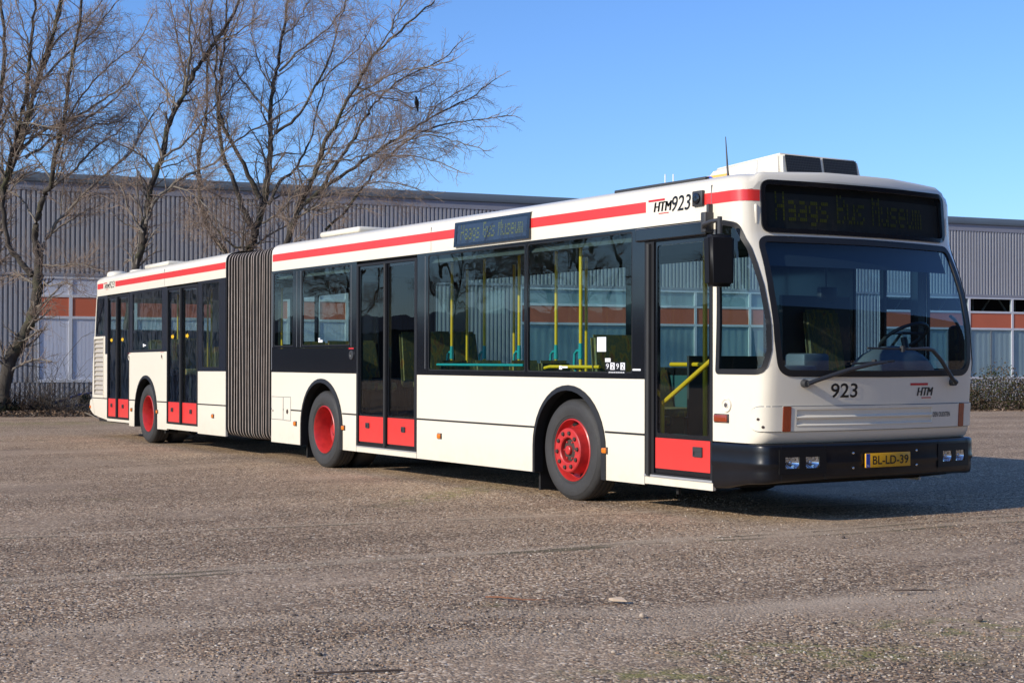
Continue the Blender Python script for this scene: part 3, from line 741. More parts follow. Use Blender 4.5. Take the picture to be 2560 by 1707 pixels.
mb = MB(); mb.tube([(-6.54, -HW - .006, .33), (-6.54, -HW - .006, 2.45)], .026, 8); part('door_gasket', mb, 'rubber', d2)
mb = MB(); mb.box(D2[0], D2[1], -HW - .008, -HW + .05, .305, .316); part('door_sill', mb, 'sill', smooth=0)
# step wells and floor edge behind the doors
def step_well(x0, x1, tr=False):
    mb = MB(); mb.box(x0, x1, -1.19, -.55, .30, .335); mb.box(x0, x1, -.55, -.5, .30, .36); part('step', mb, 'darkplastic', tr=tr, smooth=0)

# side display
def disp(x, z, off=0):
    t = (z - 2.535) / .262; return (x, -HW - .030 + t * .018 - off, z)
mb = MB(); x0, x1 = -4.952, -3.492
mb.add([disp(x0, 2.535), disp(x1, 2.535), disp(x1, 2.797), disp(x0, 2.797), (x0, -HW + .01, 2.535), (x1, -HW + .01, 2.535), (x1, -HW + .04, 2.81), (x0, -HW + .04, 2.81)], [(0, 1, 5, 4), (1, 2, 6, 5), (2, 3, 7, 6), (3, 0, 4, 7)])
mb.add([disp(x0, 2.535, .002), disp(x1, 2.535, .002), disp(x1, 2.797, .002), disp(x0, 2.797, .002), disp(x0 + .05, 2.565, .002), disp(x1 - .05, 2.565, .002), disp(x1 - .05, 2.767, .002), disp(x0 + .05, 2.767, .002)], [(0, 1, 5, 4), (1, 2, 6, 5), (2, 3, 7, 6), (3, 0, 4, 7)])
ds = part('side_display', mb, 'black', smooth=0)
M['dispsky'] = mat('display_face_sky_tint', (0.085, 0.11, 0.18), 0.35, var=0.1)  # bluish base colour paints in the sky mirrored by the display
mb = MB(); mb.add([disp(x0, 2.535, -.004), disp(x1, 2.535, -.004), disp(x1, 2.797, -.004), disp(x0, 2.797, -.004)], [(0, 1, 2, 3)]); part('backing', mb, 'dispsky', ds, smooth=0)
part('lettering', dot_text('Haags Bus Museum', x0 + .13, x1 - .12, 2.578, 2.765, lambda x, z: disp(x, z, -.0015), miss=.10, seed=8), 'dot2', ds, smooth=0)
mb = MB(); mb.add([disp(x0 + .02, 2.55, .0), disp(x1 - .02, 2.55, .0), disp(x1 - .02, 2.785, .0), disp(x0 + .02, 2.785, .0)], [(0, 1, 2, 3)]); part('pane', mb, 'glasssign', ds, smooth=0)
# fleet lettering
def near(y=-HW - .003): return lambda x, z: (x, y, z)
part('fleet_number', fit_text('923', -1.285, -1.03, 2.618, 2.752, near(), shear=.22, bold=.008), 'ink', smooth=0)
def htm(fn, x0, x1, z0, z1, bar, ul, parent=None, tr=False):
    mb = MB(); hv = (x1 - x0) * .022
    for dx_ in (-hv, 0, hv): fit_text('HTM', x0 + dx_, x1 + dx_, z0, z1, lambda a_, b_: fn(a_, b_), shear=.22, mb=mb)
    for (a, b, c, d) in (bar, ul):
        k = 6; mb.grid([[fn(a + (b - a) * i / k, zz) for i in range(k + 1)] for zz in (c, d)], 1)
    return part('operator_logo', mb, ['ink', 'redink'], tr=tr, smooth=0)
htm(near(), -1.535, -1.29, 2.635, 2.718, (-1.614, -1.385, 2.727, 2.745), (-1.47, -1.33, 2.613, 2.621))
# front camera box
mb = MB(); mb.rbox(-.985, -.85, -HW - .03, -HW + .01, 2.635, 2.765, .01); lb = part('side_sensor', mb, 'darkplastic')
mb = MB(); mb.lathe_y(-.917, 2.70, [(.045, -HW - .031), (.045, -HW - .045), (.03, -HW - .05), (.001, -HW - .046)], 20); part('lens', mb, 'black', lb)
# stickers
mb = MB(); mb.box(-2.381, -2.243, -HW - .003, -HW - .001, 1.417, 1.551); part('paper_notice', mb, 'paper', smooth=0)
mb = MB(); mb.box(-2.258, -1.944, -HW - .003, -HW - .001, 1.245, 1.322, 0); mb.box(-2.215, -1.944, -HW - .003, -HW - .001, 1.212, 1.245, 0); mb.box(-2.256, -2.173, -HW - .003, -HW - .001, 1.322, 1.357, 1)
for k in (1, 3): mb.box(-2.258 + .006 + k * .077, -2.258 + .072 + k * .077, -HW - .004, -HW - .003, 1.252, 1.316, 1)
for k, ch in enumerate('9292'):
    c0 = -2.258 + .020 + k * .077; fit_text(ch, c0, c0 + .042, 1.260, 1.309, near(-HW - .0055), mb=mb, mi=0 if k in (1, 3) else 1)
for k in range(9): mb.box(-2.20 + k * .027, -2.18 + k * .027, -HW - .004, -HW - .003, 1.224, 1.232, 1)
part('travel_info_sticker', mb, ['ink', 'whiteink'], smooth=0)
mb = MB(); mb.box(-3.0, -2.95, -HW - .003, -HW - .001, 1.25, 1.285); mb.box(-2.96, -2.86, -HW - .003, -HW - .001, 1.263, 1.28); mb.box(-1.842, -1.725, -HW - .003, -HW - .001, 1.246, 1.262); mb.box(-8.34, -8.22, -HW - .003, -HW - .001, 1.555, 1.585); mb.box(-8.34, -8.29, -HW - .003, -HW - .001, 1.58, 1.61)
part('window_sticker', mb, 'whiteink', smooth=0)
mb = MB(); mb.lathe_y(-7.41, 1.395, [(.058, -HW - .002), (.055, -HW - .014), (.03, -HW - .016), (.02, -HW - .008), (.001, -HW - .008)], 20); part('emergency_valve', mb, 'darkplastic')
mb = MB(); mb.box(-7.49, -7.36, -HW - .003, -HW, 1.466, 1.482); part('warning_label', mb, 'redink', smooth=0)
# fuel and service flaps
for a, b, c, d in ((-9.775, -9.405, .545, .850), (-9.395, -9.165, .540, .853)):
    mb = MB(); mb.slab(rect(a, b, c, d), [rect(a + .007, b - .007, c + .007, d - .007)], -HW - .002, -HW); f_ = part('service_flap', mb, 'greyplastic', smooth=0)
    mb = MB(); mb.box(a + .008, b - .008, -HW - .003, -HW, c + .008, d - .008); part('flap_cover', mb, 'white', f_, smooth=0)
mb = MB(); mb.lathe_y(-9.27, .66, [(.032, -HW - .004), (.03, -HW - .007), (.001, -HW - .005)], 14); mb.lathe_y(-9.73, .66, [(.016, -HW - .004), (.001, -HW - .006)], 10); part('flap_lock', mb, 'rust')
# side markers
def marker(x, z, tr=False, w_=.072, h_=.052, m='amber'):
    mb = MB(); mb.rbox(x - w_ / 2, x + w_ / 2, -HW - .022, -HW, z - h_ / 2, z + h_ / 2, .01); o = part('side_marker', mb, m, tr=tr)
    mb = MB(); mb.rbox(x - w_ / 2 - .006, x + w_ / 2 + .012, -HW - .008, -HW + .002, z - h_ / 2 - .006, z + h_ / 2 + .006, .004); part('lamp_base', mb, 'darkplastic', o)
for x in (-9.024, -7.627, -5.29, -2.262): marker(x, .513)
marker(-.634, .862, w_=.165, h_=.062, m='amberdark')
mb = MB(); mb.lathe_y(-.572, .972, [(.062, -HW - .002), (.058, -HW - .012), (.045, -HW - .012), (.04, -HW - .006), (.001, -HW - .006)], 28)
cp = part('filler_cap', mb, 'white'); mb = MB(); mb.lathe_y(-.565, .972, [(.022, -HW - .007), (.02, -HW - .018), (.001, -HW - .018)], 8); part('latch', mb, 'chrome', cp)

# front face details
grille = rpoly([(u_side(-.285, .87), .770), (2 * UC - u_side(-.285, .87), .770), (2 * UC - u_side(-.285, .87), .968), (u_side(-.285, .87), .968)], .095, 8)
gy0, gy1, gz0, gz1 = UC - .93, UC + .60, .806, .950
mb = MB(); patch(mb, grille, [rect(gy0, gy1, gz0, gz1), rect(UC - 1.062, UC - .985, .766, .972), rect(UC + .985, UC + 1.062, .766, .972)], .012, .04, 0, -.001)
gp = part('front_panel', mb, 'white', smooth=35)
mb = MB(); patch(mb, grow(grille, .006), [grow(grille, -.001)], .002, .06); part('panel_gap', mb, 'greyplastic', gp, smooth=0)
mb = MB(); rows = [(gz0, .013), (.811, .016), (.817, .016), (.833, -.006), (.869, -.006), (.873, .016), (.883, .017), (.899, -.006), (.936, -.006), (.944, .012), (gz1, .012)]
us = [gy0 + (gy1 - gy0) * i / 30 for i in range(31)]
mb.grid([[tuple(S(u, z, o)) for u in us] for z, o in rows]); part('grille', mb, 'white', gp, smooth=0)
for y0, y1 in ((-1.06, -.987), (.987, 1.06)):
    mb = MB(); patch(mb, rrect(UC + y0, UC + y1, .768, .970, .012), [], .018, .025, 0, -.002); part('indicator_lamp', mb, 'amberdark', smooth=35)
mb = MB()
for (u_, z_) in ((u_side(-.285, .87) + .075, .868), (u_side(-.285, .87) + .115, .806)): patch(mb, [(u_ + .012 * math.cos(a), z_ + .012 * math.sin(a)) for a in np.linspace(0, 2 * math.pi, 12, endpoint=False)], [], .0145, .01)
part('panel_screw', mb, 'rust', gp, smooth=0)
fn = lambda y, z: tuple(S(UC + y, z, .003))
part('fleet_number', fit_text('923', -.60, -.318, 1.035, 1.154, fn, bold=.012), 'ink', smooth=0)
htm(fn, .395, .603, 1.043, 1.113, (.300, .53, 1.131, 1.150), (.455, .583, 1.021, 1.029))
fn2 = lambda y, z: tuple(S(UC + y, z, .016))
part('maker_badge', fit_text('DEN OUDSTEN', .605, .850, .860, .902, fn2, bold=.02), 'badge', smooth=0)
# bumper
def B(u, x0=0.0, d=0.0, z=.5): x, y = plan(u, x0 - d, HW + .006 - d); return (max(x, -.752), y, z)
def zbot(u): v = min(u, 2 * UC - u); return float(np.interp(v, [0, .12, .45, .75, 1.2, UC], [.279, .285, .335, .358, .372, .375]))
mb = MB(); us = [i * 2 * UC / 110 for i in range(111)]
prof = [(.10, .668), (.012, .665), (.003, .655), (.0, .64), (.0, .60), (.0, .53), (-.004, .515), (-.004, .49), (.004, .475), (.004, .445), (.004, .40), (.010, .374), (.03, .362), (.12, .358)]
def zp(u, z): return z if z >= .5 else .5 - (.5 - z) * (.5 - zbot(u)) / (.5 - .362)
rows = [[B(u, .0, d, zp(u, z)) for u in us] for d, z in prof]
mb.grid(rows); keep_ = []
for q_ in mb.f:
    c_ = sum((Vector(mb.v[i]) for i in q_), Vector((0, 0, 0))) / 4
    if not (.705 < abs(c_.y) < 1.07 and .45 < c_.z < .60 and c_.x > -.2): keep_.append(q_)
mb.f = keep_; mb.m = [0] * len(keep_); bp_ = part('bumper', mb, 'bump', smooth=50)
mb = MB()
for y in (-.665, .665): mb.grid([[B(UC + y + k * .003, .001, -.0015, zp(UC + y, z)) for k in (-1, 1)] for z in (.66, .5, .37)])
for y in (-1.085, 1.085): mb.grid([[B(UC + y + k * .003, .001, -.0015, zp(UC + y, z)) for k in (-1, 1)] for z in (.66, .5, .37)])
part('bumper_joint', mb, 'mesh', bp_, smooth=0)
def bfn(o): return lambda y, z: B(UC + y, o, 0, z)
M['lampg'] = glass_mat('lamp_glass', (0.86, 0.89, 0.91))
M['reflector'] = mat('lamp_reflector', (0.80, 0.81, 0.83), 0.10, 1.0)
for sy in (-1, 1):
    def q(y, z, o): return B(UC + sy * y, o, 0, z)
    ysb = [.655, .724, .856, .916, 1.048, 1.105]; zsb = [.425, .472, .562, .625]; mb = MB()
    for iy in range(5):
        for iz in range(3):
            if iz == 1 and iy in (1, 3): continue
            k = 4; yy = [ysb[iy] + (ysb[iy + 1] - ysb[iy]) * t_ / k for t_ in range(k + 1)]
            mb.grid([[q(y, z, .007) for y in yy] for z in (zsb[iz], zsb[iz + 1])])
    for z in (.425, .625): mb.grid([[q(y, z, o) for y in np.linspace(.655, 1.105, 9)] for o in (-.01, .007)])
    for y in (.655, 1.105): mb.grid([[q(y, z, o) for z in (.425, .625)] for o in (-.01, .007)])
    pl = part('lamp_surround', mb, 'bumpmat', bp_, smooth=40)
    for y0, y1 in ((.724, .856), (.916, 1.048)):
        yc, w_ = (y0 + y1) / 2, (y1 - y0) / 2
        mb = MB(); mb.grid([[q(yc + w_ * t_, .517 + .045 * r_, .004 + .004 * (1 - t_ * t_)) for t_ in np.linspace(-1, 1, 7)] for r_ in np.linspace(-1, 1, 5)])
        hl = part('headlight', mb, 'lampg', smooth=60)
        mb = MB(); mb.grid([[q(yc + w_ * t_, .517 + .045 * r_, -.052 + .050 * min(1.0, (t_ * t_ + r_ * r_))) for t_ in np.linspace(-1, 1, 15)] for r_ in np.linspace(-1, 1, 11)]); part('reflector', mb, 'reflector', hl, smooth=60)
        bm = bmesh.new(); bmesh.ops.create_uvsphere(bm, u_segments=14, v_segments=8, radius=.017); c_ = Vector(q(yc, .520, -.026))
        for v in bm.verts: v.co = v.co + c_
        mb = MB(); mb.bm(bm); part('bulb_cap', mb, 'chrome', hl, smooth=60)
        mb = MB()
        for t_ in (-.6, -.2, .2, .6): mb.grid([[q(yc + w_ * (t_ + e_), z, .0085) for e_ in (-.02, .02)] for z in (.474, .560)])
        part('lens_rib', mb, 'lampg', hl, smooth=0)
# licence plate
mb = MB(); mb.rbox(-.002 + .010, .014 + .010, -.262, .262, .457, .574, .004, 0); pt_ = part('licence_plate', mb, 'yellowplate')
mb = MB(); mb.box(.0235, .0255, -.260, -.216, .459, .572); part('plate_band', mb, 'blue', pt_, smooth=0)
pf = lambda y, z: (.0262, y, z)
part('plate_lettering', fit_text('BL-LD-39', -.185, .235, .480, .553, pf, bold=.012), 'ink', pt_, smooth=0)
part('country_code', fit_text('NL', -.253, -.223, .466, .484, pf), 'whiteink', pt_, smooth=0)
mb = MB()
for y in (-.372, .372):
    for z in (.458, .580):
        bm = bmesh.new(); bmesh.ops.create_icosphere(bm, subdivisions=2, radius=.011)
        for v in bm.verts: v.co = Vector((v.co.x * .6 + .001 - .08 * y * y, v.co.y + y, v.co.z + z))
        mb.bm(bm)
part('bumper_bolt', mb, 'chrome', bp_)
# wipers
def wiper(pivot, pts, blade, r_):
    mb = MB(); f_ = lambda p, o: tuple(S(UC + p[0], p[1], o))
    bm = MB(); c = Vector(f_(pivot, .0)); bm.tube([f_(pivot, .002), f_(pivot, .05)], [.034, .028], 14); base = part('wiper', bm, 'darkplastic')
    arm = MB(); P = [pivot] + pts; arm.tube([f_(p, .055 if i < len(P) - 1 else .03) for i, p in enumerate(P)], [r_[0]] + [r_[0] * .9] * (len(P) - 2) + [r_[1]], 8); part('arm', arm, 'darkplastic', base)
    bl = MB(); k = 10; bp = [(blade[0][0] + (blade[1][0] - blade[0][0]) * i / k, blade[0][1] + (blade[1][1] - blade[0][1]) * i / k) for i in range(k + 1)]
    bl.tube([f_(p, .022) for p in bp], .009, 6); part('blade', bl, 'mesh', base)
    m_ = MB(); mid = bp[k // 2]; m_.box(*(lambda v: (v[0] - .015, v[0] + .02, v[1] - .012, v[1] + .012, v[2] - .025, v[2] + .025))(Vector(f_(mid, .03)))); part('blade_mount', m_, 'darkplastic', base)
wiper((-.872, 1.156), [(-.78, 1.185), (-.48, 1.266), (-.22, 1.318), (-.03, 1.330)], [(-.42, 1.315), (.06, 1.338)], (.020, .008))
wiper((.862, 1.156), [(.80, 1.19), (.62, 1.345), (.515, 1.425), (.45, 1.437), (.216, 1.436)], [(-.24, 1.442), (.55, 1.430)], (.020, .008))
# mirrors
mb = MB(); mb.rbox(-.80, -.735, -HW - .09, -HW + .01, 2.40, 2.57, .01); mb.rbox(-.775, -.745, -HW - .05, -HW + .005, 2.47, 2.64, .008); mi_ = part('side_mirror', mb, 'darkplastic')
mb = MB(); mb.tube([(-.775, -HW - .07, 2.445), (-.70, -HW - .13, 2.462), (-.545, -1.425, 2.472), (-.43, -1.445, 2.472)], [.022, .02, .018, .018], 10); mb.tube([(-.43, -1.445, 2.50), (-.43, -1.445, 2.36)], .020, 10); part('arm', mb, 'darkplastic', mi_)
mb = MB(); bm = bmesh.new(); bmesh.ops.create_cube(bm, size=1)
rm = Matrix.Rotation(R(-12), 3, 'Z')
for v in bm.verts:
    k = 1.0 if v.co.z > 0 else .93
    p = Vector((v.co.x * .13 * (1 if v.co.x > 0 else 1), v.co.y * .235 * k, v.co.z * .42)); p = rm @ p; v.co = p + Vector((-.45, -1.435, 2.145))
bmesh.ops.bevel(bm, geom=list(bm.edges), offset=.028, segments=3, affect='EDGES'); mb.bm(bm); part('mirror_housing', mb, 'bumpmat', mi_, smooth=50)
mb = MB(); mb.rbox(-.50, -.36, 1.30, 1.50, 1.24, 1.66, .04); mf = part('side_mirror', mb, 'bumpmat', smooth=50)
mb = MB(); mb.tube([(-.43, 1.4, 1.64), (-.43, 1.32, 1.72), (-.40, 1.24, 1.74)], .015, 8); part('arm', mb, 'darkplastic', mf)

# wheels
def wheel(x, yo, kind, tr=False, sy=-1, zc=.47, gz=None):
    zc = zc
    def Y(d): return sy * (abs(yo) - d)
    Rr = .482
    mb = MB(); mb.lathe_y(x, zc, [(r_, Y(d)) for r_, d in [(.292, .05), (.298, .022), (.310, .010), (.318, .012), (.325, .004), (.36, -.004), (.405, -.006), (.43, .0), (.436, .006), (.455, .014), (.472, .034), (Rr, .052), (Rr, .085), (Rr - .008, .088), (Rr - .008, .098), (Rr, .101), (Rr, .135), (Rr - .008, .138), (Rr - .008, .148), (Rr, .151), (Rr, .185), (Rr - .008, .188), (Rr - .008, .198), (Rr, .2), (Rr, .235), (.472, .25), (.43, .275), (.3, .255)]], 64)
    if kind == 'dual': mb.lathe_y(x, zc, [(r_, Y(d + .33)) for r_, d in [(.3, .0), (.43, .0), (.472, .034), (Rr, .052), (Rr, .225), (.43, .275), (.3, .27)]], 48)
    wh = part('wheel', mb, 'tyre', tr=tr, smooth=30)
    mb = MB()
    if kind == 'front':
        mb.lathe_y(x, zc, [(r_, Y(d)) for r_, d in [(.300, .030), (.297, .016), (.288, .010), (.282, .020), (.278, .055), (.268, .095), (.240, .108), (.222, .070), (.214, .0), (.209, -.030), (.200, -.038), (.128, -.038), (.118, -.030), (.114, .030), (.001, .030)]], 56)
        m2 = mb
        for k in range(8):
            a = k * math.pi / 4 + .25; bm = bmesh.new(); bmesh.ops.create_uvsphere(bm, u_segments=12, v_segments=6, radius=1)
            for v in bm.verts:
                lx = v.co.x * .020; lt = v.co.z * .042; r_ = .247 + lx; p = Vector((r_ * math.cos(a) - lt * math.sin(a), 0, r_ * math.sin(a) + lt * math.cos(a)))
                v.co = Vector((x + p.x, Y(.098 + .018 * v.co.y * -sy * -1), zc + p.z))
            m2.bm(bm, 1)
        for k in range(10):
            a = k * math.pi / 5 + .1; cx, cz = x + .165 * math.cos(a), zc + .165 * math.sin(a)
            m2.lathe_y(cx, cz, [(.021, Y(-.037)), (.021, Y(-.052)), (.012, Y(-.058)), (.001, Y(-.058))], 6, 2)
        m2.lathe_y(x, zc, [(.104, Y(.028)), (.102, Y(.0)), (.06, Y(-.010)), (.058, Y(-.010)), (.001, Y(-.010))], 32, 2); m2.lathe_y(x, zc, [(.044, Y(-.010)), (.042, Y(-.034)), (.034, Y(-.040)), (.001, Y(-.040))], 24)
        for k in range(6):
            a = k * math.pi / 3; m2.lathe_y(x + .085 * math.cos(a), zc + .085 * math.sin(a), [(.009, Y(.0)), (.009, Y(-.016)), (.001, Y(-.016))], 6)
        part('rim', m2, ['rim', 'under', 'rust'], wh, smooth=30)
    else:
        mb.lathe_y(x, zc, [(r_, Y(d)) for r_, d in [(.300, .030), (.297, .014), (.288, .008), (.281, .020), (.274, .06), (.262, .09), (.258, .225), (.24, .25), (.19, .255), (.175, .235), (.11, .235), (.105, .19), (.09, .175), (.001, .175)]], 56)
        m2 = mb
        for k in range(10):
            a = k * math.pi / 5 + .1; m2.lathe_y(x + .138 * math.cos(a), zc + .138 * math.sin(a), [(.02, Y(.235)), (.02, Y(.205)), (.001, Y(.20))], 6)
        for k in range(8):
            a = k * math.pi / 4 + .3; cx, cz = x + .218 * math.cos(a), zc + .218 * math.sin(a); m2.lathe_y(cx, cz, [(.030, Y(.254)), (.029, Y(.246)), (.001, Y(.246))], 12, 1)
        part('rim', m2, ['rim', 'under'], wh, smooth=30)
wheel(WH_F, 1.225, 'front', zc=.486); wheel(WH_M, 1.225, 'dual', zc=.466); wheel(WH_R, 1.225, 'dual', tr=True, zc=.474)
wheel(WH_F, 1.225, 'front', sy=1, zc=.486); wheel(WH_M, 1.225, 'dual', sy=1, zc=.466); wheel(WH_R, 1.225, 'dual', tr=True, sy=1, zc=.474)
def wheel_arch(x, tr=False, sy=-1):
    a1, a2 = arch_pts(x, AR + .028, Z_BOT, .5), arch_pts(x, AR - .022, Z_BOT, .5)
    mb = MB(); mb.grid([[(p[0], sy * y, p[1]) for p in a] for a, y in ((a1, HW), (a1, HW + .012), (a2, HW + .022), (a2, HW - .08))])
    part('wheel_arch', mb, 'rubber', tr=tr, smooth=40)
    a3 = arch_pts(x, AR + .02, Z_BOT, .5); mb = MB(); mb.grid([[(p[0], sy * y, p[1]) for p in a3] for y in (HW - .01, .72)])
    mb.box(x - AR - .05, x + AR + .05, sy * .72 - .01, sy * .72 + .01, .2, 1.12)
    part('wheel_well', mb, 'under', tr=tr, smooth=40)
for sy in (-1, 1): wheel_arch(WH_F, sy=sy); wheel_arch(WH_M, sy=sy); wheel_arch(WH_R, True, sy)
# floor, underbody, liners
def underbody(xs, tr=False):
    mb = MB()
    for x0, x1, hw in xs: mb.box(x0, x1, -hw, hw, .27 if hw > 1 else .34, .40)
    part('underbody', mb, 'under', tr=tr, smooth=0)
underbody([(-9.75, -8.86, 1.21), (-8.86, -7.64, .70), (-7.64, -3.46, 1.21), (-3.46, -2.23, .70), (-2.23, -.74, 1.21), (-.74, -.24, 1.0)])
underbody([(-7.3, -5.01, 1.21), (-5.01, -3.79, .70), (-3.79, -.66, 1.21)], True)
def piece(name, fn_, tr=False):
    mb = MB(); fn_(mb); part(name, mb, 'under', tr=tr)
piece('axle', lambda m: m.tube([(WH_F, -.9, .47), (WH_F, .9, .47)], .07, 8)); piece('axle', lambda m: m.tube([(WH_M, -.9, .46), (WH_M, .9, .46)], .11, 8)); piece('axle', lambda m: m.tube([(WH_R, -.9, .47), (WH_R, .9, .47)], .11, 8), True)
piece('gearbox', lambda m: m.rbox(-8.0, -7.0, -.3, .3, .17, .27, .03)); piece('fuel_tank', lambda m: m.rbox(-5.6, -3.8, -.9, .0, .19, .27, .03)); piece('tow_bracket', lambda m: m.rbox(-.62, -.35, -.30, .30, .31, .40, .03))
piece('mudflap', lambda m: m.box(-3.50, -3.47, -1.15, -.85, .06, .30)); piece('mudflap', lambda m: m.box(-8.90, -8.87, -1.15, -.8, .08, .30)); piece('jacking_point', lambda m: m.rbox(-2.1, -1.95, -1.1, -1.0, .20, .27, .01)); piece('drain_pipe', lambda m: m.box(-1.35, -1.32, -1.15, -1.12, .18, .27))
piece('air_tank', lambda m: m.tube([(-3.8, -.85, .23), (-3.2, -.85, .23)], .07, 12), True); piece('tow_coupling', lambda m: m.tube([(-3.55, -1.2, .21), (-3.55, -1.0, .21)], .035, 10), True)
mb = MB(); side_lower(mb, -9.75, -.8, [WH_M, WH_F], Z_BELT, HW - .045, HW - .035, .30, .06)
for x0, x1, a in ((-9.75, D2[0], [WH_M]), (D2[1], D1[0], [WH_F])): side_lower(mb, x0, x1, a, Z_BELT, -HW + .035, -HW + .045, .30, .06)
part('side_liner', mb, 'teal_liner', smooth=0)
mb = MB(); mb.box(-9.75, -.78, -1.2, 1.2, 2.50, 2.52); mb.grid([[(x, y, z) for x in (-9.75, -1.7)] for y, z in ((-1.21, 2.40), (-1.12, 2.5))]); mb.grid([[(x, y, z) for x in (-9.75, -1.0)] for y, z in ((1.21, 2.44), (1.12, 2.5))]); part('ceiling_liner', mb, 'ceiling', smooth=0)

# interior
def seat(x, y, zb=.36, h=.98, tr=False, w_=.43, face=1):
    mb = MB(); bm = bmesh.new(); bmesh.ops.create_cube(bm, size=1)
    for v in bm.verts:
        px_, py_, pz_ = v.co; top = pz_ > 0
        v.co = Vector((x + px_ * .07 - face * (.13 if top else 0), y + py_ * w_ * (.88 if top else 1), zb + .38 + (h - .38) * (pz_ + .5)))
    bmesh.ops.bevel(bm, geom=list(bm.edges), offset=.03, segments=2, affect='EDGES'); mb.bm(bm, 0)
    mb.rbox(min(x, x + face * .42), max(x, x + face * .42), y - w_ / 2, y + w_ / 2, zb + .36, zb + .46, .03, 0)
    mb.box(x + face * .12, x + face * .3, y - .1, y + .1, zb, zb + .36, 1)
    return part('passenger_seat', mb, ['fabric', 'darkplastic'], tr=tr, smooth=45)
def pole(x, y, z0=.36, z1=2.49, r_=.0175, base=None, tr=False):
    mb = MB(); mb.tube([(x, y, z0), (x, y, z1)], r_, 10); o = part('grab_pole', mb, 'pole', tr=tr)
    if base:
        mb = MB(); mb.tube([(x, y, base - .05), (x, y, base + .10)], [.026, .020], 10)
        mb.tube([(x, y, base + .03), (x - .06, y, base + .03), (x - .10, y, base - .0), (x - .11, y, base - .10), (x - .08, y, base - .17)], .014, 8); part('seat_handle', mb, 'teal', o)
for x, y in ((-5.75, -.72), (-5.02, -.72), (-4.30, -.72), (-3.75, -.72)): seat(x, y, .36, .975)
for x in (-6.45, -5.72, -4.99, -4.27): pole(x, -.42, 1.30, base=1.40)
for x in (-9.3, -8.55, -7.9): seat(x, -.8, .60, .98)
for x in (-9.2, -8.45):
    for y in (.62, 1.0): seat(x, y, .6, 1.12)
for x in (-7.7, -6.7, -5.9, -5.1, -4.3):
    for y in (.62, 1.0): seat(x, y, .36, .90)
seat(-2.55, -.85, .36, 1.22, w_=.6); pole(-3.82, -1.08); pole(-2.93, -1.05, 1.2, base=1.40); pole(-7.95, -.45, 1.5); pole(-7.55, .45); pole(-6.4, .42); pole(-4.9, .42)
mb = MB(); mb.tube([(-5.45, -1.19, 1.287), (-3.72, -1.19, 1.287)], .014, 8); part('window_rail', mb, 'teal')
mb = MB(); mb.tube([(-3.45, -1.12, 1.26), (-3.38, -1.1, 1.275), (-2.55, -1.1, 1.275)], .016, 8); part('window_rail', mb, 'pole')
mb = MB(); mb.tube([(-.86, -1.14, 1.36), (-1.545, -1.14, .965), (-1.56, -1.14, .93), (-1.56, -1.14, .42)], .021, 10); part('door_rail', mb, 'pole')
mb = MB(); mb.tube([(-2.3, -.45, 1.30), (-1.80, -.45, 1.30)], .02, 8); mb.tube([(-1.80, -.45, .5), (-1.80, -.45, 2.48)], .022, 8); part('door_rail', mb, 'pole')
mb = MB(); mb.box(-2.0, -1.97, -.5, 1.15, .36, 1.38); mb.box(-2.4, -2.37, -1.15, -.55, .4, 1.2); part('partition', mb, 'darkplastic', smooth=0)
step_well(-7.2, -5.88); step_well(-1.55, -.8)
# driver's place
mb = MB(); mb.rbox(-.78, -.17, -1.0, 1.12, .75, 1.225, .06); part('dashboard', mb, 'darkplastic', smooth=45)
mb = MB(); bm = bmesh.new(); bmesh.ops.create_uvsphere(bm, u_segments=24, v_segments=12, radius=1)
for v in bm.verts: v.co = Vector((-.42 + v.co.x * .20, .52 + v.co.y * .50, 1.20 + max(0, v.co.z) * .27))
mb.bm(bm); part('instrument_hood', mb, 'greyplastic', smooth=60)
mb = MB(); mb.rbox(-.45, -.25, -.92, -.55, 1.2, 1.30, .02); mb.rbox(-.7, -.45, -.5, -.2, 1.2, 1.40, .03); part('ticket_machine', mb, 'greyplastic')
mb = MB(); c = Vector((-.52, .77, 1.545)); a1 = Vector((0, 1, 0)); a2 = Vector((.84, 0, .54)); n_ = a1.cross(a2)
mb.tube([c + (a1 * math.cos(t_) + a2 * math.sin(t_)) * .225 for t_ in np.linspace(0, 2 * math.pi, 33)], .016, 8, cap=False)
for t_ in (.3, 2.84, 4.71): mb.tube([c - n_ * .05, c + (a1 * math.cos(t_) + a2 * math.sin(t_)) * .22], .013, 6)
mb.tube([c, c + Vector((.10, 0, -.40))], .03, 8); part('steering_wheel', mb, 'darkplastic')
ds_ = seat(-1.42, .75, .62, 1.20, w_=.5)
mb = MB(); mb.box(-1.62, -1.58, .30, 1.18, .4, 1.95); mb.box(-1.60, -.72, .18, .21, .4, 1.25); part('driver_screen', mb, 'darkplastic', smooth=0)
mb = MB(); mb.rbox(-.72, -.66, -.1, .1, 1.86, 1.98, .015); mb.tube([(-.7, 0, 1.98), (-.7, 0, 2.3)], .008, 6); part('interior_mirror', mb, 'darkplastic')
mb = MB(); patch(mb, [(UC - 1.08, 2.14), (UC + 1.08, 2.14), (UC + 1.08, 2.33), (UC - 1.08, 2.33)], [], -.07, .12); part('sun_blind', mb, 'liner', smooth=60)

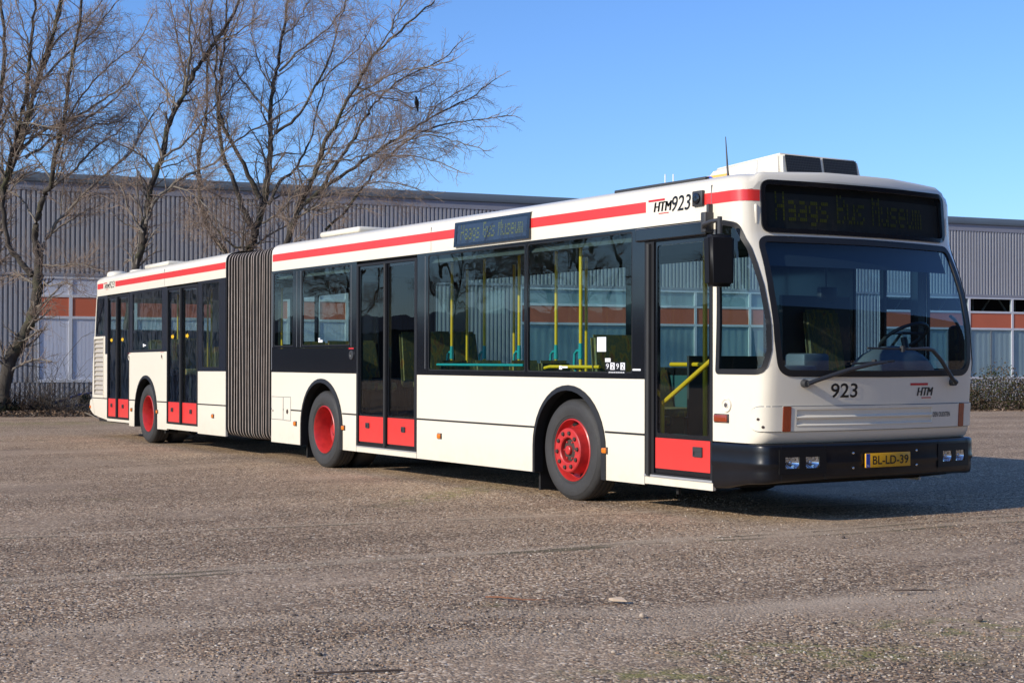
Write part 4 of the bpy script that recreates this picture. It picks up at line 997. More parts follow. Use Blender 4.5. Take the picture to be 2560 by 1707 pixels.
# roof equipment
mb = MB(); bm = bmesh.new(); bmesh.ops.create_cube(bm, size=1)
for v in bm.verts:
    f_ = v.co.x > 0; tp = v.co.z > 0
    v.co = Vector(((-.775 if tp else -.735) if f_ else (-1.66 if tp else -1.86), (.475 if tp else .50) * (1 if v.co.y > 0 else -1), (3.135 if f_ else 3.085) if tp else 2.915))
bmesh.ops.bevel(bm, geom=list(bm.edges), offset=.03, segments=3, affect='EDGES'); mb.bm(bm); ac = part('air_conditioner', mb, 'white', smooth=50)
M['acmesh'] = mat('grille_mesh', (0.02, 0.02, 0.02), 0.6)
for y0, y1 in ((-.425, -.012), (.022, .425)):
    def gq(y, t_, o=0): return (-.738 - .036 * t_ + .006 + o, y, 2.925 + .19 * t_)
    mb = MB(); mb.add([gq(y0, .02), gq(y1, .02), gq(y1, 1), gq(y0, 1)], [(0, 1, 2, 3)]); gr = part('air_intake', mb, 'mesh', ac, smooth=0)
    mb = MB(); n_ = 22
    for i in range(n_ + 1):
        y = y0 + (y1 - y0) * i / n_; mb.add([gq(y - .0025, .02, .004), gq(y + .0025, .02, .004), gq(y + .0025, 1, .004), gq(y - .0025, 1, .004)], [(0, 1, 2, 3)])
    for i in range(9):
        t_ = .02 + .98 * i / 8; mb.add([gq(y0, t_ - .012, .005), gq(y1, t_ - .012, .005), gq(y1, t_ + .012, .005), gq(y0, t_ + .012, .005)], [(0, 1, 2, 3)])
    part('mesh', mb, mat('mesh_wire', (0.06, 0.06, 0.06), .5), gr, smooth=0)
mb = MB(); mb.box(-1.72, -1.42, -.513, -.488, 2.955, 3.015); part('maker_label', mb, 'orange', ac, smooth=0)
mb = MB(); mb.lathe_y(-1.68, 2.985, [(.03, -.516), (.001, -.517)], 16)
for i in range(len(mb.v)): mb.v[i] = ((mb.v[i][0] + 1.68) * 2.0 - 1.67, mb.v[i][1], (mb.v[i][2] - 2.985) * .9 + 2.985)
part('maker_oval', mb, 'blue', ac, smooth=0)
def hatch(x0, x1, y0, y1, z, tr=False):
    mb = MB(); mb.rbox(x0 + .03, x1 - .03, y0 + .03, y1 - .03, 2.88, z + .03, .015, 1); mb.rbox(x0, x1, y0, y1, z + .025, z + .105, .035, 0); part('roof_hatch', mb, ['white', 'darkplastic'], tr=tr, smooth=50)
hatch(-9.45, -8.3, -.72, -.12, 2.935); hatch(-6.25, -4.95, -.72, -.10, 2.935, True)
def dome(x, y, r_, z, tr=True):
    bm = bmesh.new(); bmesh.ops.create_uvsphere(bm, u_segments=20, v_segments=10, radius=1)
    for v in bm.verts: v.co = Vector((x + v.co.x * r_, y + v.co.y * r_, 2.88 + (z - 2.88) * max(-.2, math.copysign(abs(v.co.z) ** .5, v.co.z))))
    mb = MB(); mb.bm(bm); part('roof_vent', mb, 'white', tr=tr, smooth=60)
dome(-7.08, -.95, .19, 2.975); dome(-5.75, -.9, .22, 2.93)
mb = MB(); mb.rbox(-2.30, -1.0, -1.12, -1.07, 2.875, 2.905, .008); part('roof_rail', mb, 'darkplastic')
mb = MB(); mb.tube([(-1.02, -.85, 2.89), (-1.02, -.85, 2.95), (-1.05, -.85, 3.27)], [.014, .010, .0035], 8); part('antenna', mb, 'darkplastic')
mb = MB(); mb.tube([(-2.2, -.6, 2.9), (-2.2, -.6, 3.08)], .006, 6); mb.tube([(-2.08, -.6, 2.9), (-2.08, -.6, 3.07)], .006, 6); part('antenna', mb, 'whiteink')

# --- rear section (local frame: x along it, joint at 0)
RX0, RX1 = -7.36, -0.65
D3 = (-3.315, -1.845); D4 = (-6.665, -5.335)
tb = MB()
rear_edge = [(-6.665, .305), (-7.06, .335), (-7.50, .377), (-7.62, .40)]
side_lower(tb, D3[1], RX1, [], Z_BELT, -HW, -HW + .03)
side_lower(tb, D4[1], D3[0], [WH_R], 1.482, -HW, -HW + .03)
tb.box(D3[0], D3[1], -HW, -HW + .03, .265, .345); tb.box(D4[0], D4[1], -HW, -HW + .03, .290, .335)
VENT = (-7.49, -6.905, .745, 1.745)
REAR = [(.40, -7.62), (.66, -7.64), (.70, -7.62), (1.3, -7.60), (1.8, -7.49), (2.2, -7.41), (2.514, -7.36), (2.735, -7.32)]
def rx(z): return float(np.interp(z, [a for a, b in REAR], [b for a, b in REAR]))
outl = [(-6.665, .305), (-7.06, .335), (-7.50, .377), (-7.62, .42), (-7.64, .66), (-7.62, .70), (-7.60, 1.3), (rx(1.79) - .0, 1.79), (-6.80, 1.79), (-6.80, 1.47), (-6.665, 1.47)]
tb.slab(outl, [rect(*VENT)], -HW, -HW + .03)
tb.slab([(rx(1.79), 1.79), (rx(1.79) + .06, 1.79), (rx(2.514) + .06, 2.514), (rx(2.514), 2.514)], [], -HW, -HW + .03)
side_lower(tb, RX1 - 6.6, RX1, [WH_R], Z_BELT, HW, HW - .03)
# rear face with rounded upright corners
zs = [.377, .42, .66, .70, 1.0, 1.3, 1.55, 1.79, 1.93, 2.2, 2.42, 2.514, 2.735]
ycr = [(-HW, 0), (-HW + .015, -.035), (-HW + .05, -.06), (-HW + .12, -.075), (-.98, -.085), (0, -.11), (.98, -.085), (HW - .12, -.075), (HW - .05, -.06), (HW - .015, -.035), (HW, 0)]
tb.grid([[(rx(max(z, .42)) + d, y, z) for y, d in ycr] for z in zs if z <= 1.93]); tb.grid([[(rx(z) + d, y, z) for y, d in ycr] for z in zs if z >= 2.42])
for yr in (ycr[:5], ycr[-5:]): tb.grid([[(rx(z) + d, y, z) for y, d in yr] for z in zs if 1.93 <= z <= 2.42])
mb = MB(); mb.grid([[(rx(z) + d, y, z) for y, d in ycr[4:-4]] for z in (1.93, 2.2, 2.42)]); part('rear_window', mb, 'glass', tr=True, smooth=60)
rows = []
half = [(-HW, Z_WTOP)] + [(-(HW - d), z) for d, z in SECT]; sec = half + [(-y, z) for y, z in half[-2::-1]]
tb.grid([[(RX1, y, z) for y, z in sec], [(RX1 - 6.3, y, z) for y, z in sec], [(rx(2.7) + .02 - (.06 if abs(y) < 1.15 else .0), y, z if z < 2.74 else z - .01) for y, z in sec], [(rx(2.7) - (.085 if abs(y) < 1.15 else .01), y, min(z, 2.82)) for y, z in sec], [(rx(2.7) - (.1 if abs(y) < 1.15 else .0), y, min(z, 2.735)) for y, z in sec]])
part('trailer_body', tb, 'white', tr=True, smooth=40)
mb = MB(); mb.add([(-6.66, -HW, .305), (-6.66, HW, .305), (-7.5, HW, .377), (-7.5, -HW, .377), (-7.62, HW, .42), (-7.62, -HW, .42)], [(0, 1, 2, 3), (3, 2, 4, 5)]); part('tail_underside', mb, 'under', tr=True, smooth=0)
# louvred vent
mb = MB(); a, b, c, d = VENT
mb.slab(rect(a - .02, b + .02, c - .055, d + .045), [rect(a, b, c, d)], -HW - .008, -HW + .02); vf = part('engine_vent', mb, 'white', tr=True, smooth=0)
mb = MB(); n_ = 12; hgt = (d - c) / n_
for i in range(n_):
    z = c + i * hgt; mb.add([(a, -HW + .035, z + hgt * 1.02), (b, -HW + .035, z + hgt * 1.02), (b, -HW - .002, z + hgt * .12), (a, -HW - .002, z + hgt * .12)], [(0, 1, 2, 3)]); mb.add([(a, -HW - .002, z + hgt * .12), (b, -HW - .002, z + hgt * .12), (b, -HW + .03, z + hgt * .02), (a, -HW + .03, z + hgt * .02)], [(0, 1, 2, 3)])
part('louvre', mb, 'vent', vf, smooth=0)
# bands and windows
window_band(D3[1], RX1, Z_BELT, [(-1.66, -.93, 1.225, 2.48)], True)
window_band(D4[1], D3[0], 1.486, [(-5.16, -3.57, 1.512, 2.48)], True)
mb = MB(); mb.slab([(rx(1.79) + .055, 1.795), (-6.665, 1.795), (-6.665, 2.514), (rx(2.514) + .055, 2.514)], [rect(-7.36 + .03, -6.86, 1.83, 2.47)], -HW - .001, -HW + .03); part('window_band', mb, 'black', tr=True, smooth=0)
mb = MB(); mb.box(-6.80, -6.665, -HW - .001, -HW + .03, 1.47, 1.795); part('belt_panel', mb, 'black', tr=True, smooth=0)
mb = MB(); mb.add([(-7.35, -HW + .004, 1.81), (-6.85, -HW + .004, 1.81), (-6.85, -HW + .004, 2.49), (-7.35, -HW + .004, 2.49)], [(0, 1, 2, 3)]); part('window', mb, 'glass', tr=True, smooth=0)
window_band(-7.25, RX1, Z_BELT, [(-7.1, -5.7, 1.26, 2.42), (-5.6, -4.25, 1.26, 2.42), (-4.15, -3.2, 1.26, 2.42), (-3.1, -1.85, 1.26, 2.42)], True, y=1)
d3 = door(D3[0], D3[1], .350, 2.482, [(-3.27, -2.635), (-2.585, -1.895)], .70, .375, .690, True); handle(-3.06, .57, d3); handle(-2.17, .56, d3)
d4 = door(D4[0], D4[1], .345, 2.488, [(-6.62, -6.065), (-6.015, -5.38)], .70, .368, .688, True); handle(-6.40, .57, d4); handle(-5.72, .565, d4)
for d_, x in ((d3, -2.61), (d4, -6.04)):
    mb = MB(); mb.tube([(x, -HW - .006, .36), (x, -HW - .006, 2.46)], .026, 8); part('door_gasket', mb, 'rubber', d_)
for d_, xs_ in ((d3, (-3.07, -2.37)), (d4, (-6.44, -5.78))):
    mb = MB()
    for x in xs_: mb.add([(x - .07, -HW + .012, 1.69), (x + .01, -HW + .012, 1.69), (x + .01, -HW + .012, 1.67), (x + .07, -HW + .012, 1.713), (x + .01, -HW + .012, 1.756), (x + .01, -HW + .012, 1.736), (x - .07, -HW + .012, 1.736)], [(0, 1, 2, 3, 4, 5, 6)])
    part('arrow_sticker', mb, 'pole', d_, smooth=0)
for x0, x1 in ((D3[1], RX1), (D4[1], -4.99), (-3.81, D3[0]), (-7.62, D4[0])):
    mb = MB(); mb.box(x0, x1, -HW - .002, -HW + .01, Z_SKIRT - .009, Z_SKIRT + .009); part('skirt_trim', mb, 'rubber', tr=True, smooth=0)
mb = MB(); mb.box(-6.175, RX1 - .01, -HW - .0025, -HW + .004, Z_S0, Z_S1); mb.box(-7.30, -6.93, -HW - .0025, -HW + .004, Z_S0, Z_S1); part('stripe', mb, 'red', tr=True, smooth=0)
mb = MB(); mb.box(-3.447, -3.441, -HW - .002, -HW + .01, Z_WTOP + .01, 2.79); part('panel_joint', mb, 'greyplastic', tr=True, smooth=0)
part('fleet_number', fit_text('923', -6.545, -6.225, 2.630, 2.745, near(), shear=.25), 'ink', tr=True, smooth=0)
htm(near(), -6.83, -6.56, 2.635, 2.708, (-6.90, -6.68, 2.722, 2.738), (-6.76, -6.6, 2.612, 2.620), tr=True)
for x in (-5.192, -3.793, -1.172): marker(x, .520, True)
for x in (-5.345, -3.565):
    mb = MB(); mb.lathe_y(x, 1.406, [(.05, -HW - .001), (.048, -HW - .008), (.034, -HW - .009), (.028, -HW - .003), (.001, -HW - .003)], 18)
    lk = part('door_valve', mb, 'white', tr=True); mb = MB(); mb.rbox(x - .016, x + .016, -HW - .012, -HW - .003, 1.38, 1.43, .005); part('latch', mb, 'rust', lk)
mb = MB(); mb.box(-5.42, -5.25, -HW - .003, -HW, 1.468, 1.474); mb.box(-3.64, -3.48, -HW - .003, -HW, 1.468, 1.474); part('warning_label', mb, 'redink', tr=True, smooth=0)
mb = MB(); mb.box(-4.56, -4.50, -HW - .004, -HW - .001, 1.57, 1.62); mb.box(-4.50, -4.40, -HW - .004, -HW - .001, 1.585, 1.605); part('window_sticker', mb, 'whiteink', tr=True, smooth=0)
# tail bumper
mb = MB(); prof = [(.60, .66), (-.02, .668), (-.14, .64), (-.17, .60), (-.17, .52), (-.13, .46), (-.0, .41), (.15, .385)]
mb.grid([[(-7.60 + dx, y * k_, z) for y, k_, in ((-HW - .004, 1), (-HW + .03, 1), (0, 1), (HW - .03, 1), (HW + .004, 1))] for dx, z in prof[1:]])
mb.add([(-7.60 + dx, -HW - .004, z) for dx, z in prof[1:]], [tuple(range(len(prof) - 1))]); mb.add([(-7.60 + dx, HW + .004, z) for dx, z in prof[1:]], [tuple(range(len(prof) - 1))])
tbp = part('tail_bumper', mb, 'white', tr=True, smooth=50)
mb = MB(); mb.rbox(-7.765, -7.70, -HW - .018, -HW + .01, .49, .54, .008); part('tail_marker', mb, 'amber', tbp)
mb = MB(); side_lower(mb, -7.25, -.68, [WH_R], Z_BELT, HW - .045, HW - .035, .30, .06); side_lower(mb, D4[1], D3[0], [WH_R], 1.48, -HW + .035, -HW + .045, .30, .06); mb.box(D3[1], RX1, -HW + .035, -HW + .045, .36, Z_BELT); mb.box(-7.28, -7.25, -1.2, 1.2, .36, 1.9); part('side_liner', mb, 'teal_liner', tr=True, smooth=0)
mb = MB(); mb.box(-7.25, -.68, -1.2, 1.2, 2.50, 2.52); part('ceiling_liner', mb, 'ceiling', tr=True, smooth=0)
for x in (-5.0, -4.2, -3.5): seat(x, -.8, .75, .95, True)
for x in (-6.6, -5.8, -5.0, -4.2, -3.4, -2.6, -1.8, -1.1):
    for y in (.62, 1.0): seat(x, y, .6, 1.0, True)
for x, y in ((-5.2, -.45), (-3.5, -.45), (-1.75, -.5), (-6.1, .4), (-2.6, .4)): pole(x, y, tr=True)
step_well(-3.25, -1.9, True); step_well(-6.6, -5.4, True)

# --- bellows
def build_bellows():
    mb = MB(); nf = 17; n = nf * 8; rows = []; INS = (.0, .0, .022, .062, .078, .078, .062, .022)
    zc_, hz, hw_ = 1.56, 1.30, 1.245
    out = []
    for (y, z) in rrect(-hw_, hw_, zc_ - hz, zc_ + hz, .13)[:]: out.append((y, z))
    dense = []
    for i in range(len(out)):
        a = Vector(out[i]); b = Vector(out[(i + 1) % len(out)]); k = max(1, int((b - a).length / .12))
        dense += [a + (b - a) * (j / k) for j in range(k)]
    rnd = random.Random(2)
    A = Matrix.Translation((-9.785, 0, 0)); 
    offs = [rnd.uniform(-.024, .024) for _ in range(nf + 1)]
    for i in range(n + 1):
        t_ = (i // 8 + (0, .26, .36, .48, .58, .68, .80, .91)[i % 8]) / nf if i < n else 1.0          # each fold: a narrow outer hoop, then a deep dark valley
        fold = i // 8
        ins = INS[i % 8]
        lean = .018 * math.sin(2 * math.pi * t_ * 1.1 + .6) 
        row = []
        for p in dense:
            s_ = 1.0
            sag = 1 - .02 * math.sin(math.pi * t_)
            yy = p.x * (1 - ins / hw_) * sag; zz = zc_ + (p.y - zc_) * (1 - ins / hz * .9) - .02 * math.sin(math.pi * t_) * (1 if p.y < zc_ else .6)
            wob = .012 * math.sin(zz * 2.3 + fold * 1.7) * math.sin(math.pi * t_) + lean * (zz - 1.3) / 1.3 * math.sin(math.pi * t_)
            front = Vector((-9.785, yy, zz)); back = TRM @ Vector((RX1, yy, zz))
            q = front.lerp(back, t_); q.x += wob + offs[min(fold, nf)] * math.sin(math.pi * t_)
            row.append(tuple(q))
        row.append(row[0]); rows.append(row)
    nc = len(rows[0]); vs = [p for r_ in rows for p in r_]; fs = []; 
    for i in range(n):
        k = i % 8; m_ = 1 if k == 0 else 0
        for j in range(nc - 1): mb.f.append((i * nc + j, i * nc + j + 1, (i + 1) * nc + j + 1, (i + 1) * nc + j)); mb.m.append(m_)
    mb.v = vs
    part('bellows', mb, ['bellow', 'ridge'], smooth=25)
    mb = MB()
    for x, tr in ((-9.785, False), (RX1, True)):
        k = MB(); k.slab([(p.x, p.y) for p in dense], [[(p.x * .93, zc_ + (p.y - zc_) * .93) for p in dense]], 0, .03)
        v2 = [(x + (v[1] if tr else -v[1]), v[0], v[2]) for v in k.v]
        o = MB(); o.v = v2; o.f = k.f; o.m = k.m; part('bellows_frame', o, 'rubber', tr=tr, smooth=0)
build_bellows()

# ------------------------------------------------------------------ trees
def bark_mat(name, lo, hi, moss=0.0):
    m, t, b = new_mat(name); tc = t.nodes.new('ShaderNodeTexCoord')
    mp = t.nodes.new('ShaderNodeMapping'); mp.inputs['Scale'].default_value = (1, 1, .25); t.links.new(tc.outputs['Object'], mp.inputs[0])
    n = noise(t, mp.outputs[0], 14, 5, .65); c = mix_col(t, n.outputs['Fac'], lo, hi)
    if moss:
        n2 = noise(t, tc.outputs['Object'], 1.5, 4); r_ = ramp(t, [(.5, (0, 0, 0)), (.62, (1, 1, 1))]); t.links.new(n2.outputs['Fac'], r_.inputs[0])
        c = mix_col(t, math_node(t, 'MULTIPLY', r_.outputs[0], moss), c, (.07, .075, .025))
    t.links.new(c, b.inputs['Base Color']); b.inputs['Roughness'].default_value = .9
    bp = t.nodes.new('ShaderNodeBump'); bp.inputs['Strength'].default_value = .8; bp.inputs['Distance'].default_value = .03
    t.links.new(n.outputs['Fac'], bp.inputs['Height']); t.links.new(bp.outputs[0], b.inputs['Normal'])
    return m
M['bark'] = bark_mat('bark', (.022, .018, .014), (.085, .07, .055), .5)
M['limb'] = bark_mat('limb_bark', (.085, .073, .058), (.29, .25, .205), .15)
M['twig'] = mat('twig_bark', (.30, .222, .168), .8, var=.3, scale=2)
class Tubes:
    """fast collector of thin tapering branches"""
    def __init__(s): s.v = []; s.f = []; s.n = 0
    def add(s, P, rad, k):
        P = np.asarray(P, float); n = len(P); d = np.gradient(P, axis=0); d /= np.linalg.norm(d, axis=1)[:, None] + 1e-9
        u = np.cross(d, [.31, .17, .93]); u /= np.linalg.norm(u, axis=1)[:, None] + 1e-9; b = np.cross(d, u)
        a = np.arange(k) * 2 * np.pi / k; rad = np.asarray(rad)[:, None, None]
        V = P[:, None] + rad * (u[:, None] * np.cos(a)[None, :, None] + b[:, None] * np.sin(a)[None, :, None])
        s.v.append(V.reshape(-1, 3)); i = np.arange(n - 1)[:, None] * k; j = np.arange(k)[None]; j2 = (j + 1) % k
        s.f.append(np.stack([i + j, i + j2, i + k + j2, i + k + j], 2).reshape(-1, 4) + s.n); s.n += n * k
    def obj(s, name, m, parent):
        v = np.concatenate(s.v) - np.array(parent.location); f = np.concatenate(s.f)
        me = bpy.data.meshes.new(name); me.vertices.add(len(v)); me.vertices.foreach_set('co', v.ravel())
        me.loops.add(f.size); me.loops.foreach_set('vertex_index', f.ravel().astype(np.int32)); me.polygons.add(len(f))
        me.polygons.foreach_set('loop_start', np.arange(0, f.size, 4, dtype=np.int32)); me.polygons.foreach_set('use_smooth', np.ones(len(f), bool))
        me.update(calc_edges=True); me.validate(); me.materials.append(M[m])
        o = bpy.data.objects.new(name, me); COL.objects.link(o); o.parent = parent; return o
def spline(P, n):
    P = np.asarray(P, float); t = np.linspace(0, len(P) - 1, n); i = np.clip(t.astype(int), 0, len(P) - 2); f = (t - i)[:, None]
    a = P[np.clip(i - 1, 0, len(P) - 1)]; b = P[i]; c = P[i + 1]; d = P[np.clip(i + 2, 0, len(P) - 1)]
    return .5 * (2 * b + (c - a) * f + (2 * a - 5 * b + 4 * c - d) * f ** 2 + (3 * b - a - 3 * c + d) * f ** 3)
def build_tree(name, label, base, limbs, seed, dens=1.0, spread=1.0, lmax=2.2, droop=0.0, twig_r=.0030, bias=(0, 0, 0)):
    """limbs: (points in the world, radius at start, radius at end, thick?)"""
    rnd = np.random.RandomState(seed); root = thing(name, label, 'tree', tuple(base), 'bare trees in front of the warehouse')
    T, L, C = Tubes(), Tubes(), Tubes(); up = np.array([0, 0, 1.0]); bias = np.array(bias)
    def branch(p, d, ln, r0, lev):
        n = 6 if lev < 2 else (5 if lev == 2 else 4); P = [np.array(p)]; d = d / np.linalg.norm(d); st = ln / (n - 1)
        bend = rnd.normal(0, .10, 3)
        for i in range(n - 1):
            d = d + rnd.normal(0, .13 + .03 * lev, 3) + bend + up * ((.07 if lev < 3 else .02) - droop) + bias * .05; d /= np.linalg.norm(d); P.append(P[-1] + d * st)
        P = np.array(P); r1 = max(r0 * .35, twig_r * .7); rad = np.linspace(r0, r1, n)
        (L if r0 > .016 else C).add(P, rad, 5 if lev == 1 else (4 if r0 > .01 else 3))
        if lev >= 4: return
        gap = (.0, .135, .095, .09)[lev] / dens; s_ = ln * .16 + rnd.rand() * gap; dd = np.diff(P, axis=0)
        while s_ < ln * .98:
            k = min(int(s_ / st), n - 2); f = s_ / st - k; q = P[k] + dd[k] * f; tdir = dd[k] / np.linalg.norm(dd[k])
            ax = rnd.normal(0, 1, 3); ax -= tdir * ax.dot(tdir); ax /= np.linalg.norm(ax); an = rnd.uniform(.45, 1.05)
            nd = tdir * math.cos(an) + ax * math.sin(an); rem = 1 - s_ / ln
            cl = (ln * rnd.uniform(.28, .55) * (.45 + .75 * rem)); rr = max(np.interp(s_, [0, ln], [r0, r1]) * rnd.uniform(.45, .65), twig_r)
            if cl > .10: branch(q, nd, cl, rr, lev + 1)
            s_ += gap * rnd.uniform(.6, 1.4)
    for li, (pts, r0, r1, thick) in enumerate(limbs):
        n = max(8, len(pts) * 4); P = spline(pts, n); wig = rnd.normal(0, 1, P.shape) * .016; P[1:-1] += wig[1:-1]
        t = np.linspace(0, 1, n); rad = r0 + (r1 - r0) * t ** .8
        if thick: rad = rad * (1 + .06 * rnd.normal(0, 1, n))
        (T if thick else L).add(P, rad, 10 if thick else 7)
        seg = np.linalg.norm(np.diff(P, axis=0), axis=1); cum = np.concatenate([[0], np.cumsum(seg)]); ln = cum[-1]
        s_ = ln * (.26 if thick else .08); gap = .19 / dens
        while s_ < ln:
            k = min(np.searchsorted(cum, s_) - 1, n - 2); k = max(k, 0); q = P[k] + (P[k + 1] - P[k]) * ((s_ - cum[k]) / seg[k]); tdir = (P[k + 1] - P[k]) / seg[k]
            ax = rnd.normal(0, 1, 3); ax -= tdir * ax.dot(tdir); ax /= np.linalg.norm(ax); an = rnd.uniform(.4, .95)
            rh = np.interp(s_, cum, rad); rem = 1 - s_ / ln
            cl = min(lmax, spread * rnd.uniform(.6, 2.1) * (.34 + .95 * rem)) 
            branch(q, tdir * math.cos(an) + ax * math.sin(an), cl, float(np.clip(rh * rnd.uniform(.25, .5), .008, .035)), 1)
            s_ += gap * rnd.uniform(.5, 1.5)
        branch(P[-1], P[-1] - P[-2], spread * .4, max(r1 * .9, .008), 1)
    T.obj('trunk', 'bark', root); L.obj('limbs', 'limb', root); C.obj('crown', 'twig', root)
    return root
def limb(pts, sc, ox, oy, depth, r0, r1, thick, rnd, dd=1.4):
    """limb traced at a stated distance; it wanders in depth as it rises"""
    k = len(pts); d1 = rnd.uniform(-dd, dd); out = []
    for i, (x, y) in enumerate(pts):
        out.append(tuple(at(ox + x * sc, oy + y * sc, depth + d1 * (i / max(k - 1, 1)))))
    px = .84 * sc * depth / FPX
    return (out, r0 * px, max(r1 * px, .010), thick)
rnd = random.Random(4)
TS, US = .6763, .4464
def TL(pts, r0, r1, th=False, d=37.0, dd=1.4): return limb(pts, TS, 0, 0, d, r0, r1, th, rnd, dd)
def UL(pts, r0, r1, th=False, d=36.0, dd=1.6): return limb(pts, US, 300, 0, d, r0, r1, th, rnd, dd)
def foot(x, y, d):
    p = at(x, y, d); return Vector((p.x, p.y, ground_z(p.x, p.y)))
t1 = [TL([(-15, 1560), (5, 1490), (35, 1340), (75, 1260), (112, 1190), (130, 1110), (142, 1030), (145, 950)], 34, 19, True, dd=0),
      TL([(145, 955), (128, 880), (142, 800), (165, 720), (190, 680), (200, 590), (218, 520), (245, 400), (265, 230), (290, 100), (312, -60)], 17, 5, True),
      TL([(118, 1020), (70, 960), (30, 890), (15, 800), (10, 720), (50, 600), (90, 480), (125, 340), (165, 210), (200, 110), (232, -60)], 13, 6, True),
      TL([(-75, 1540), (-55, 1200), (-35, 900), (0, 740), (32, 640), (65, 540), (105, 420), (140, 300), (180, 190), (215, 60), (240, -60)], 24, 7, True, d=38.2),
      TL([(5, 730), (45, 560), (95, 360), (110, 220), (122, 90), (135, -60)], 12, 5, True),
      TL([(-30, 880), (-20, 560), (5, 330), (15, 160), (0, 0), (10, -80)], 13, 5, True),
      TL([(180, 705), (280, 625), (350, 545), (430, 490), (490, 420)], 7, 2), TL([(168, 880), (290, 740), (400, 640), (480, 560), (560, 430), (620, 365)], 8, 2.5),
      TL([(165, 885), (250, 820), (330, 770)], 5, 2), TL([(66, 560), (170, 480), (300, 420), (400, 355), (480, 300), (540, 190)], 8, 2.5),
      TL([(95, 585), (250, 480), (370, 410), (460, 330)], 7, 2), TL([(130, 320), (250, 200), (350, 110), (425, 15)], 6, 2), TL([(170, 200), (240, 120), (330, 60), (390, -20)], 5, 2),
      TL([(150, 980), (230, 985), (300, 975), (350, 995)], 5, 1.6), TL([(155, 1030), (185, 1060), (240, 1040), (290, 1075)], 4, 1.5), TL([(140, 1030), (80, 1010), (10, 1030), (-40, 1060)], 4, 1.5), TL([(140, 830), (80, 740), (20, 700), (-40, 680)], 5, 2),
      TL([(210, 540), (330, 470), (440, 450), (520, 380)], 5, 2), TL([(225, 490), (300, 360), (400, 250), (500, 170), (560, 60)], 5, 2), TL([(50, 450), (0, 350), (-40, 250)], 5, 2), TL([(150, 300), (100, 160), (60, 0)], 5, 2)]
build_tree('bare_tree', 'thick dark leaning bare tree at the yard edge left of the bus tail', foot(15 * TS, 1490 * TS, 37), t1, 11, 1.30, 1.0)
t2 = [TL([(455, 1500), (470, 1300), (485, 1080), (510, 960), (528, 890), (535, 820), (556, 700), (600, 580), (620, 480), (658, 390), (700, 305), (750, 220), (800, 150), (850, 80), (905, -40)], 21, 6, True, d=35.5),
      TL([(540, 830), (575, 740), (625, 695), (700, 640), (790, 605), (880, 515), (1000, 450), (1100, 390)], 9, 2.5, d=35.5), TL([(598, 585), (700, 510), (760, 430), (850, 330), (920, 250)], 6, 2, d=35.5),
      TL([(658, 395), (620, 340), (560, 265), (510, 200)], 5, 1.8, d=35.5), TL([(688, 320), (702, 200), (702, 80), (705, -40)], 7, 2.5, d=35.5), TL([(690, 300), (660, 180), (640, 60), (620, -20)], 5, 2, d=35.5),
      TL([(600, 580), (560, 470), (470, 560), (400, 600)][:2] + [(520, 400), (500, 330)], 5, 2, d=35.5), TL([(750, 225), (740, 120), (760, 0)], 5, 2, d=35.5), TL([(800, 150), (880, 120), (960, 60)], 5, 2, d=35.5),
      TL([(530, 860), (480, 780), (450, 700), (400, 640)], 5, 1.8, d=35.5), TL([(640, 690), (720, 720), (790, 800), (830, 860)], 4, 1.5, d=35.5), TL([(720, 640), (760, 700), (850, 740)], 4, 1.5, d=35.5)]
build_tree('bare_tree', 'slender curving bare tree rising behind the rear roof hatch of the bus', foot(455 * TS, 1500 * TS, 35.5), t2, 23, 1.3, .95)
